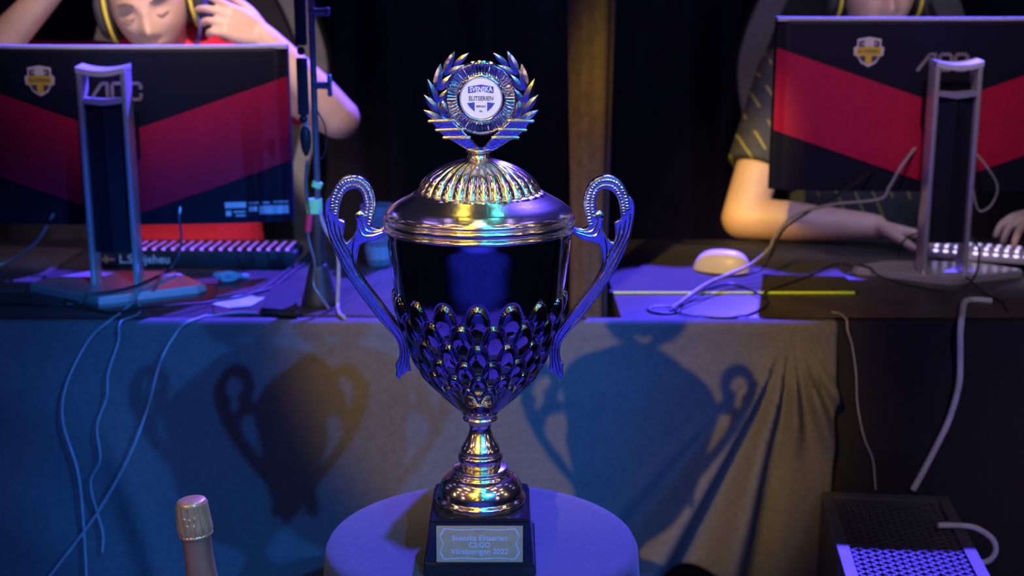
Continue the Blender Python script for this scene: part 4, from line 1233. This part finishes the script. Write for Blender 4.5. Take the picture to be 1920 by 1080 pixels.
# back face of the case just in front of the skirt
PM_ = Matrix.Translation((cc.x, 2.076, 0)) @ Matrix.Rotation(ang, 4, 'Z')
t = thing('computer_tower', 'black computer tower with perforated top standing against the plain black skirt', 'computer', (cc.x, 2.076, 0), (0, 0, ang))
LEN = 0.46
bm = B()
add_box(bm, (0, -LEN / 2, (PCZ - 0.013) / 2), (WID, LEN, PCZ - 0.013), bev=0.004)
put('case', done(bm), M['pc'], t)
bm = B()
fr = 0.018
for (x, y, sx, sy) in ((-(WID - fr) / 2, -LEN / 2, fr, LEN), ((WID - fr) / 2, -LEN / 2, fr, LEN), (0, -fr / 2, WID - 2 * fr, fr), (0, -LEN + fr / 2, WID - 2 * fr, fr)):
    add_box(bm, (x, y, PCZ - 0.006), (sx, sy, 0.012))
put('top_frame', done(bm, False), M['grille'], t)
bm = B()
iw, il = WID - 2 * fr, LEN - 2 * fr
st_ = 0.0165
def clip_seg(x0, y0, dx, dy):
    ts = []
    lo, hi = -1e9, 1e9
    for p, d, a, b in ((x0, dx, -iw / 2, iw / 2), (y0, dy, -LEN + fr, -fr)):
        t0, t1 = (a - p) / d, (b - p) / d
        if t0 > t1: t0, t1 = t1, t0
        lo, hi = max(lo, t0), min(hi, t1)
    return lo, hi
k = -60
for sgn in (1, -1):
    for k in range(-10, 70):
        x0, y0 = -iw / 2, -LEN + fr + (k - 14) * st_
        if sgn < 0: x0 = iw / 2
        dx, dy = sgn * 0.82, 0.57
        lo, hi = clip_seg(x0, y0, dx, dy)
        if hi - lo < 0.003: continue
        p, q = Vector((x0 + dx * lo, y0 + dy * lo, PCZ - 0.004)), Vector((x0 + dx * hi, y0 + dy * hi, PCZ - 0.004))
        d = (q - p).normalized(); nn = Vector((-d.y, d.x, 0)) * 0.0014
        zz = Vector((0, 0, 0.0012))
        vs = [bm.verts.new(c) for c in (p - nn - zz, p + nn - zz, q + nn - zz, q - nn - zz, p - nn + zz, p + nn + zz, q + nn + zz, q - nn + zz)]
        for f in ((0, 1, 2, 3), (4, 5, 6, 7), (0, 1, 5, 4), (1, 2, 6, 5), (2, 3, 7, 6), (3, 0, 4, 7)): bm.faces.new([vs[j] for j in f])
gr = put('grille_mesh', done(bm, False), M['grille'], t); gr['kind'] = 'stuff'
bm = B(); add_box(bm, (0, -LEN / 2, PCZ - 0.0125), (WID - 0.004, LEN - 0.004, 0.001)); put('dust_filter', done(bm, False), M['dark_rubber'], t)
# side white cable loop
def pz(u, v, z=0.40): return PZ(u, v, z)
lp = [(1795, 985), (1830, 990), (1860, 1010), (1867, 1032), (1855, 1050), (1832, 1055)]
pts = []
sidep = PM_ @ Vector((WID / 2, -0.23, 0))
for i, (u, v) in enumerate(lp):
    pts.append(PY(u, v, 1.93))
cable([pts[0] + Vector((-0.03, 0, 0))] + pts + [pts[-1] + Vector((-0.03, 0, 0))], 0.0045, M['cable_white'], 'white cable loop sticking out beside the computer tower')

# ------------------------------------------------------------------ people
def head_bm(bm, T, k=1.0):
    """face toward -y, up z, eye level at z = 0"""
    seg, rg = 72, 56
    rings = []
    for i in range(rg + 1):
        ph = PI * i / rg
        ring = []
        for j in range(seg):
            th = 2 * PI * j / seg
            x, y, z = math.sin(ph) * math.cos(th), math.sin(ph) * math.sin(th), math.cos(ph)
            px, py, pz = x * 0.076, y * 0.096, z * 0.118 
            if pz < 0.0:
                f = -pz / 0.118
                px *= 1 - 0.34 * f ** 1.6
                if py > 0: py *= 1 - 0.55 * f
            if pz > 0: pz *= 1.0
            front = ss(0.0, -0.6, y)
            # features are offsets along -y
            d = 0
            d += 0.010 * math.exp(-(px / 0.011) ** 2) * ss(0.024, 0.0, pz) * ss(-0.060, -0.035, pz)
            d += 0.017 * math.exp(-(px / 0.0125) ** 2 - ((pz + 0.033) / 0.016) ** 2)
            d += 0.005 * math.exp(-((abs(px) - 0.013) / 0.007) ** 2 - ((pz + 0.040) / 0.009) ** 2)
            d -= 0.011 * math.exp(-((abs(px) - 0.031) / 0.017) ** 2 - ((pz - 0.001) / 0.012) ** 2)
            d += 0.0065 * math.exp(-((abs(px) - 0.031) / 0.013) ** 2 - ((pz + 0.002) / 0.0075) ** 2)
            d += 0.005 * math.exp(-((abs(px) - 0.028) / 0.022) ** 2 - ((pz - 0.021) / 0.007) ** 2)
            d += 0.006 * math.exp(-(px / 0.021) ** 2 - ((pz + 0.065) / 0.006) ** 2)
            d += 0.007 * math.exp(-(px / 0.019) ** 2 - ((pz + 0.078) / 0.006) ** 2)
            d -= 0.004 * math.exp(-(px / 0.03) ** 2 - ((pz + 0.0715) / 0.0025) ** 2)
            d += 0.008 * math.exp(-(px / 0.022) ** 2 - ((pz + 0.105) / 0.014) ** 2)
            d += 0.004 * math.exp(-((abs(px) - 0.042) / 0.018) ** 2 - ((pz + 0.03) / 0.018) ** 2)
            ring.append(bm.verts.new(T @ (Vector((px, py - d * front, pz)) * k)))
        rings.append(ring)
    for a, b in zip(rings, rings[1:]):
        for j in range(seg):
            bm.faces.new((a[j], a[(j + 1) % seg], b[(j + 1) % seg], b[j]))

def hand(bm, wrist, dirv, palm_n, size=1.0, curl=0.5, thumb=1, spread=0.10, curls=None):
    """palm and five bent fingers; palm_n: side the palm faces; thumb: +1/-1 side"""
    d = Vector(dirv).normalized()
    n = Vector(palm_n); n = (n - d * n.dot(d)).normalized()
    s = d.cross(n) * thumb          # thumb side
    wv = Vector(wrist)
    k = size
    for q in (-0.030, -0.010, 0.010, 0.028):
        add_tube(bm, [wv - d * 0.015, wv + d * 0.045 * k + s * q * 0.85 * k, wv + d * 0.088 * k + s * q * k], [0.021 * k, 0.0155 * k, 0.0125 * k], 10, 4, True)
    lens = (0.074, 0.084, 0.078, 0.062)
    for i, q in enumerate((0.030, 0.010, -0.011, -0.031)):
        b0 = wv + d * (0.088 - 0.004 * abs(i - 1)) * k + s * q * k
        cd = (d + s * (1.5 - i) * spread).normalized()
        cu = curls[i] if curls else curl
        pts = [b0 - cd * 0.012]
        p = b0; a = cu * 0.45
        for L_, add in ((0.46, 0.0), (0.30, cu * 0.95), (0.24, cu * 0.7)):
            a += add
            pts.append(p.copy())
            p = p + (cd * math.cos(a) + n * math.sin(a)) * lens[i] * L_ * k
        pts.append(p.copy())
        add_tube(bm, pts, [0.0105 * k, 0.0098 * k, 0.0088 * k, 0.0075 * k], 10, 4, True)
    tb = wv + d * 0.022 * k + s * 0.026 * k
    td = (d * 0.75 + s * 0.75 + n * 0.35).normalized()
    t2 = (d * 0.95 + s * 0.25 + n * 0.4).normalized()
    add_tube(bm, [tb - td * 0.02 * k, tb + td * 0.028 * k, tb + td * 0.040 * k + t2 * 0.026 * k, tb + td * 0.042 * k + t2 * 0.050 * k], [0.017 * k, 0.0125 * k, 0.0105 * k, 0.0085 * k], 10, 4, True)

def headset(name, label, T, k=1.0):
    t = thing(name, label, 'headset', tuple(T @ Vector((0, 0, 0))))
    bm = B()
    pts = [Vector((0.092 * math.cos(a) * k, 0.012, (0.118 * math.sin(a) + 0.012) * k)) for a in [PI * i / 14 for i in range(15)]]
    add_tube(bm, [T @ p for p in pts], 0.011 * k, 10, 3, flat=(1.3, 0.5)); put('headband', done(bm), M['black'], t, True)
    for s in (-1, 1):
        R_ = T @ Matrix.Translation((s * 0.086 * k, 0.008, -0.012 * k)) @ Matrix.Rotation(s * PI / 2, 4, 'Y')
        bm = B(); add_lathe(bm, resample([(0.030, -0.014), (0.042, -0.012), (0.045, -0.004), (0.042, 0.004), (0.036, 0.007)], 3), 32)
        me = done(bm); me.transform(R_ @ Matrix.Diagonal((1.18 * k, k, k, 1))); cup = put('ear_cup', me, M['black'], t, True)
        bm = B(); add_lathe(bm, resample([(0.040, 0.004), (0.040, 0.012), (0.034, 0.020), (0.020, 0.023), (0.001, 0.024)], 3), 32)
        me = done(bm); me.transform(R_ @ Matrix.Diagonal((1.18 * k, k, k, 1))); put('cup_shell', me, M['dark_rubber'], cup, True)
        bm = B()
        ring = [R_ @ Vector((0.0455 * 1.18 * math.cos(a) * k, 0.0455 * math.sin(a) * k, -0.003)) for a in [2 * PI * i / 30 for i in range(31)]]
        add_tube(bm, ring, 0.0034 * k, 8, 1); put('yellow_trim', done(bm), M['yellow'], cup, True)
    bm = B(); add_tube(bm, [T @ (Vector(p) * k) for p in ((0.088, -0.03, -0.03), (0.090, -0.06, -0.06), (0.070, -0.10, -0.085), (0.035, -0.125, -0.09))], 0.0035, 8)
    put('boom_microphone', done(bm), M['black'], t, True)
    return t

# ---- player in red
HK = 1.05
ho = PY(266, 6, 2.80)
HT = Matrix.Translation(ho + Vector((0, 0.06, 0.0))) @ Matrix.Rotation(math.radians(-9), 4, 'Y') @ Matrix.Rotation(math.radians(14), 4, 'X') @ Matrix.Rotation(math.radians(6), 4, 'Z')
cx = ho.x + 0.01
person = thing('person', 'person in a red jersey looking down while adjusting a headset', 'person', (cx, 3.02, 0))
bm = B()
head_bm(bm, HT, HK)
shL, shR = Vector((cx - 0.185, 2.97, 1.105)), Vector((cx + 0.185, 2.97, 1.105))
add_tube(bm, [HT @ Vector((0, 0.03, -0.06)), Vector((cx, 2.93, 1.11)), Vector((cx, 2.97, 1.03))], [0.056, 0.058, 0.075], 20, 6, True)
add_tube(bm, [(cx, 2.98, 1.06), (cx, 3.0, 0.95), (cx, 3.05, 0.78), (cx, 3.07, 0.65)], [0.125, 0.135, 0.125, 0.14], 24, 6, True, flat=(0.75, 1.15))
add_tube(bm, [shL, (cx, 2.97, 1.09), shR], [0.055, 0.06, 0.055], 16, 5, True)
elR = PY(636, 222, 2.80); wrR = PY(492, 68, 2.775)
elL = PY(-40, 128, 2.83); wrL = PY(105, -30, 2.80)
add_tube(bm, [shR, shR.lerp(elR, 0.5), elR], [0.052, 0.047, 0.044], 18, 6, True)
add_tube(bm, [elR, elR.lerp(wrR, 0.35), wrR], [0.043, 0.043, 0.027], 18, 6, True)
add_tube(bm, [shL, shL.lerp(elL, 0.5), elL], [0.052, 0.047, 0.042], 18, 6, True)
add_tube(bm, [elL, elL.lerp(wrL, 0.35), wrL], [0.040, 0.040, 0.026], 18, 6, True)
hdR = PY(410, 16, 2.76) - wrR
hand(bm, wrR, (hdR.x * 1.0, -0.05, 0.045), (-0.3, 0.9, -0.35), 0.90, 0.5, -1, 0.07, curls=(0.18, 0.65, 0.85, 0.95))
hand(bm, wrL, (0.10, 0.0, 0.075), (0.3, 0.9, -0.2), 0.92, 0.5, 1)
for s in (-1, 1):       # thighs and shins to the floor
    hip = Vector((cx + s * 0.09, 3.05, 0.54)); kn = Vector((cx + s * 0.13, 2.62, 0.55)); an = Vector((cx + s * 0.13, 2.70, 0.09)); toe = Vector((cx + s * 0.14, 2.50, 0.032))
    add_tube(bm, [hip, hip.lerp(kn, 0.5), kn], [0.085, 0.075, 0.056], 16, 5, True)
    add_tube(bm, [kn, kn.lerp(an, 0.35), an], [0.055, 0.056, 0.036], 16, 5, True)
    add_tube(bm, [an - Vector((0, -0.03, 0.045)), toe], [0.038, 0.030], 12, 4, True)
body = put('body', remesh(bm, 0.0036, 3), M['skin'], person, True)
bm = B()
add_tube(bm, [(cx, 2.97, 1.085), (cx, 2.99, 0.95), (cx, 3.04, 0.78), (cx, 3.07, 0.63)], [0.135, 0.155, 0.145, 0.155], 28, 6, True, flat=(0.78, 1.15))
add_tube(bm, [shL + Vector((0.0, 0, 0.002)), (cx, 2.975, 1.095), shR + Vector((0, 0, 0.002))], [0.066, 0.070, 0.066], 18, 6, True)
for sh, el in ((shL, elL), (shR, elR)):
    e = sh.lerp(el, 0.60)
    add_tube(bm, [sh, sh.lerp(e, 0.5), e], [0.066, 0.064, 0.064], 20, 5)
put('jersey', remesh(bm, 0.0055, 5), M['red_shirt'], person, True)
bm = B()
for s in (-1, 1):
    hip = Vector((cx + s * 0.09, 3.05, 0.54)); kn = Vector((cx + s * 0.13, 2.62, 0.55)); an = Vector((cx + s * 0.13, 2.70, 0.10))
    add_tube(bm, [hip, hip.lerp(kn, 0.5), kn], [0.100, 0.088, 0.070], 16, 5, True)
    add_tube(bm, [kn, kn.lerp(an, 0.4), an], [0.068, 0.066, 0.055], 16, 5)
put('trousers', remesh(bm, 0.009, 4), M['chair_black'], person, True)
def face_bits(T, k, person):
    for s in (-1, 1):
        bm = B(); add_tube(bm, [T @ (Vector(p) * k) for p in ((s * 0.014, -0.0935, 0.0185), (s * 0.030, -0.0935, 0.0255), (s * 0.048, -0.078, 0.0205))], [0.0018, 0.0026, 0.0010], 8, 5); put('eyebrow', done(bm), M['brow'], person, True)
        bm = B(); add_tube(bm, [T @ (Vector(p) * k) for p in ((s * 0.018, -0.0885, -0.004), (s * 0.031, -0.0905, -0.0085), (s * 0.045, -0.0790, -0.0045))], [0.0006, 0.0013, 0.0008], 8, 5); put('eyelashes', done(bm), M['hair'], person, True)
    bm = B(); add_tube(bm, [T @ (Vector(p) * k) for p in ((-0.024, -0.079, -0.071), (-0.010, -0.0885, -0.069), (0.010, -0.0885, -0.069), (0.024, -0.079, -0.071))], [0.001, 0.0042, 0.0042, 0.001], 8, 5); put('lips', done(bm), M['lips'], person, True)
face_bits(HT, HK, person)
def hair_cap(T, k, person):
    bm = B(); seg, rg = 56, 30
    rings = []
    for i in range(rg + 1):
        ring = []
        for j in range(seg):
            th = 2 * PI * j / seg
            y_ = math.sin(th)
            lim = 0.36 if y_ < -0.2 else (0.36 + (0.62 - 0.36) * ss(-0.2, 0.35, y_))
            ph = PI * lim * i / rg
            x, y, z = math.sin(ph) * math.cos(th), math.sin(ph) * math.sin(th), math.cos(ph)
            n_ = 1.05 + 0.02 * mnoise.noise((x * 9, y * 9, z * 4))
            ring.append(bm.verts.new(T @ (Vector((x * 0.0765 * n_, y * 0.0965 * n_, z * 0.119 * n_)) * k)))
        rings.append(ring)
    for a, b in zip(rings, rings[1:]):
        for j in range(seg): bm.faces.new((a[j], a[(j + 1) % seg], b[(j + 1) % seg], b[j]))
    put('hair', done(bm), M['hair'], person, True)
hair_cap(HT, HK, person)
headset('headset', 'black headset with yellow trim worn by the player in red', HT, HK)

# ---- player in the dark jersey
ho2 = PY(1662, -28, 2.93)
HT2 = Matrix.Translation(ho2 + Vector((0, 0.06, 0))) @ Matrix.Rotation(math.radians(6), 4, 'X')
cx2 = ho2.x
p2 = thing('person', 'person in a dark jersey with yellow streaks typing on the white keyboard', 'person', (cx2, 3.05, 0))
bm = B()
head_bm(bm, HT2, 1.05)
sL2, sR2 = Vector((cx2 - 0.190, 3.00, 1.095)), Vector((cx2 + 0.190, 3.00, 1.095))
add_tube(bm, [HT2 @ Vector((0, 0.03, -0.06)), Vector((cx2, 2.99, 1.13)), Vector((cx2, 3.0, 1.05))], [0.056, 0.060, 0.075], 20, 6, True)
add_tube(bm, [(cx2, 3.0, 1.04), (cx2, 3.02, 0.95), (cx2, 3.06, 0.78), (cx2, 3.07, 0.65)], [0.125, 0.135, 0.125, 0.14], 24, 6, True, flat=(0.75, 1.15))
add_tube(bm, [sL2, (cx2, 3.0, 1.09), sR2], [0.055, 0.06, 0.055], 16, 5, True)
eL2 = PY(1392, 420, 2.86); wL2 = PY(1640, 436, 2.765); wL2.z += 0.012
eL2.z = max(eL2.z, DZ + 0.046)
add_tube(bm, [sL2, sL2.lerp(eL2, 0.5), eL2], [0.052, 0.050, 0.046], 18, 6, True)
add_tube(bm, [eL2, eL2.lerp(wL2, 0.35), wL2], [0.046, 0.044, 0.027], 18, 6, True)
hand(bm, wL2, PY(1760, 449, 2.72) - wL2, (0.05, -0.25, -1), 0.95, 0.55, -1, 0.12, curls=(0.62, 0.55, 0.50, 0.48))
eR2 = PY(2090, 410, 2.90); wR2 = PY(1955, 405, 2.745)
eR2.z = max(eR2.z, DZ + 0.046)
add_tube(bm, [sR2, sR2.lerp(eR2, 0.5), eR2], [0.052, 0.050, 0.046], 18, 6, True)
add_tube(bm, [eR2, eR2.lerp(wR2, 0.35), wR2], [0.046, 0.044, 0.027], 18, 6, True)
hand(bm, wR2, PY(1886, 424, 2.635) - wR2, (-0.1, -0.1, -1), 0.95, 0.5, 1, 0.12)
for s in (-1, 1):
    hip = Vector((cx2 + s * 0.09, 3.05, 0.54)); kn = Vector((cx2 + s * 0.13, 2.62, 0.55)); an = Vector((cx2 + s * 0.13, 2.70, 0.09)); toe = Vector((cx2 + s * 0.14, 2.50, 0.032))
    add_tube(bm, [hip, hip.lerp(kn, 0.5), kn], [0.085, 0.075, 0.056], 16, 5, True)
    add_tube(bm, [kn, kn.lerp(an, 0.35), an], [0.055, 0.056, 0.036], 16, 5, True)
    add_tube(bm, [an - Vector((0, -0.03, 0.045)), toe], [0.038, 0.030], 12, 4, True)
me = remesh(bm, 0.0036, 3)
for v_ in me.vertices:          # skin rests on the desk
    if 0.690 < v_.co.z < DZ + 0.0004 and v_.co.y < 2.853: v_.co.z = DZ + 0.0004
put('body', me, M['skin'], p2, True)
bm = B()
add_tube(bm, [(cx2, 3.0, 1.055), (cx2, 3.01, 0.95), (cx2, 3.05, 0.78), (cx2, 3.07, 0.63)], [0.138, 0.155, 0.145, 0.155], 28, 6, True, flat=(0.78, 1.15))
add_tube(bm, [sL2, (cx2, 3.0, 1.085), sR2], [0.068, 0.072, 0.068], 18, 6, True)
for sh, el in ((sL2, eL2), (sR2, eR2)):
    e = sh.lerp(el, 0.66)
    add_tube(bm, [sh, sh.lerp(e, 0.5), e], [0.068, 0.068, 0.070], 20, 5)
put('jersey', remesh(bm, 0.0055, 5), M['jersey'], p2, True)
bm = B()
for s in (-1, 1):
    hip = Vector((cx2 + s * 0.09, 3.05, 0.54)); kn = Vector((cx2 + s * 0.13, 2.62, 0.55)); an = Vector((cx2 + s * 0.13, 2.70, 0.10))
    add_tube(bm, [hip, hip.lerp(kn, 0.5), kn], [0.100, 0.088, 0.070], 16, 5, True)
    add_tube(bm, [kn, kn.lerp(an, 0.4), an], [0.068, 0.066, 0.055], 16, 5)
put('trousers', remesh(bm, 0.009, 4), M['chair_black'], p2, True)
face_bits(HT2, 1.05, p2)
hair_cap(HT2, 1.05, p2)
headset('headset', 'black headset with yellow trim worn by the player in the dark jersey', HT2, 1.05)

# ------------------------------------------------------------------ gaming chairs
def chair(x, y, label, edge):
    t = thing('gaming_chair', label, 'chair', (x, y, 0))
    outline = [(-0.20, 0.50), (0.20, 0.50), (0.235, 0.66), (0.225, 0.82), (0.270, 0.98), (0.285, 1.10), (0.255, 1.22), (0.205, 1.32), (0.16, 1.40), (0.08, 1.44), (-0.08, 1.44), (-0.16, 1.40), (-0.205, 1.32), (-0.255, 1.22), (-0.285, 1.10), (-0.270, 0.98), (-0.225, 0.82), (-0.235, 0.66)]
    o2 = closed_spline(outline, 4)
    me = curve_mesh([o2], 0.030, 0.022, 3); me.transform(Matrix.Translation((0, 0.20, 0)) @ FACE)
    put('backrest', me, M['chair_black'], t)
    inn = [(px * 0.80, 0.55 + (pz_ - 0.55) * 0.93) for px, pz_ in o2]
    me = curve_mesh([o2, inn], 0.008, 0.006, 2); me.transform(Matrix.Translation((0, 0.145, 0)) @ FACE)
    put('side_bolster', me, edge, t)
    bm = B(); add_box(bm, (0, -0.04, 0.408), (0.50, 0.48, 0.09), bev=0.03, seg=3); put('seat', done(bm), M['chair_black'], t)
    bm = B(); add_tube(bm, [(0, 0, 0.10), (0, 0, 0.37)], 0.03, 16); put('gas_lift', done(bm), M['black'], t)
    for k in range(5):
        a = 2 * PI * k / 5 + 0.3
        bm = B(); add_tube(bm, [(0.02 * math.cos(a), 0.02 * math.sin(a), 0.12), (0.28 * math.cos(a), 0.28 * math.sin(a), 0.075)], [0.025, 0.018], 10); lg = put('leg', done(bm), M['black'], t)
        bm = B(); add_lathe(bm, [(0.022, -0.012), (0.028, -0.009), (0.028, 0.009), (0.022, 0.012)], 20); me = done(bm)
        me.transform(Matrix.Translation((0.28 * math.cos(a), 0.28 * math.sin(a), 0.0285)) @ Matrix.Rotation(a, 4, 'Z') @ Matrix.Rotation(PI / 2, 4, 'X')); put('caster', me, M['dark_rubber'], lg)
    return t
chair(cx + 0.02, 3.12, 'high-backed gaming chair behind the player in red', M['chair_grey'])
chair(cx2 + 0.03, 3.13, 'high-backed gaming chair behind the player in the dark jersey', M['chair_grey'])

# look-alikes belong together
GROUPS = {'desk': 'player desks', 'table_skirt': 'cloth skirts of the desks', 'gaming_monitor': 'gaming monitors on the desks', 'keyboard': 'keyboards on the desks',
          'desk_pad': 'cloth pads on the desk', 'headset': 'headsets worn by the players', 'gaming_chair': 'gaming chairs of the players', 'person': 'players at the desks',
          'cable': 'loose cables on and below the desks', 'leaflet': 'leaflets by the stand base', 'plastic_wrapper': 'clear wrapper scraps on the desk'}
for o in C.objects:
    k = o.name.split('.')[0]
    if o.parent is None and 'category' in o and k in GROUPS: o['group'] = GROUPS[k]
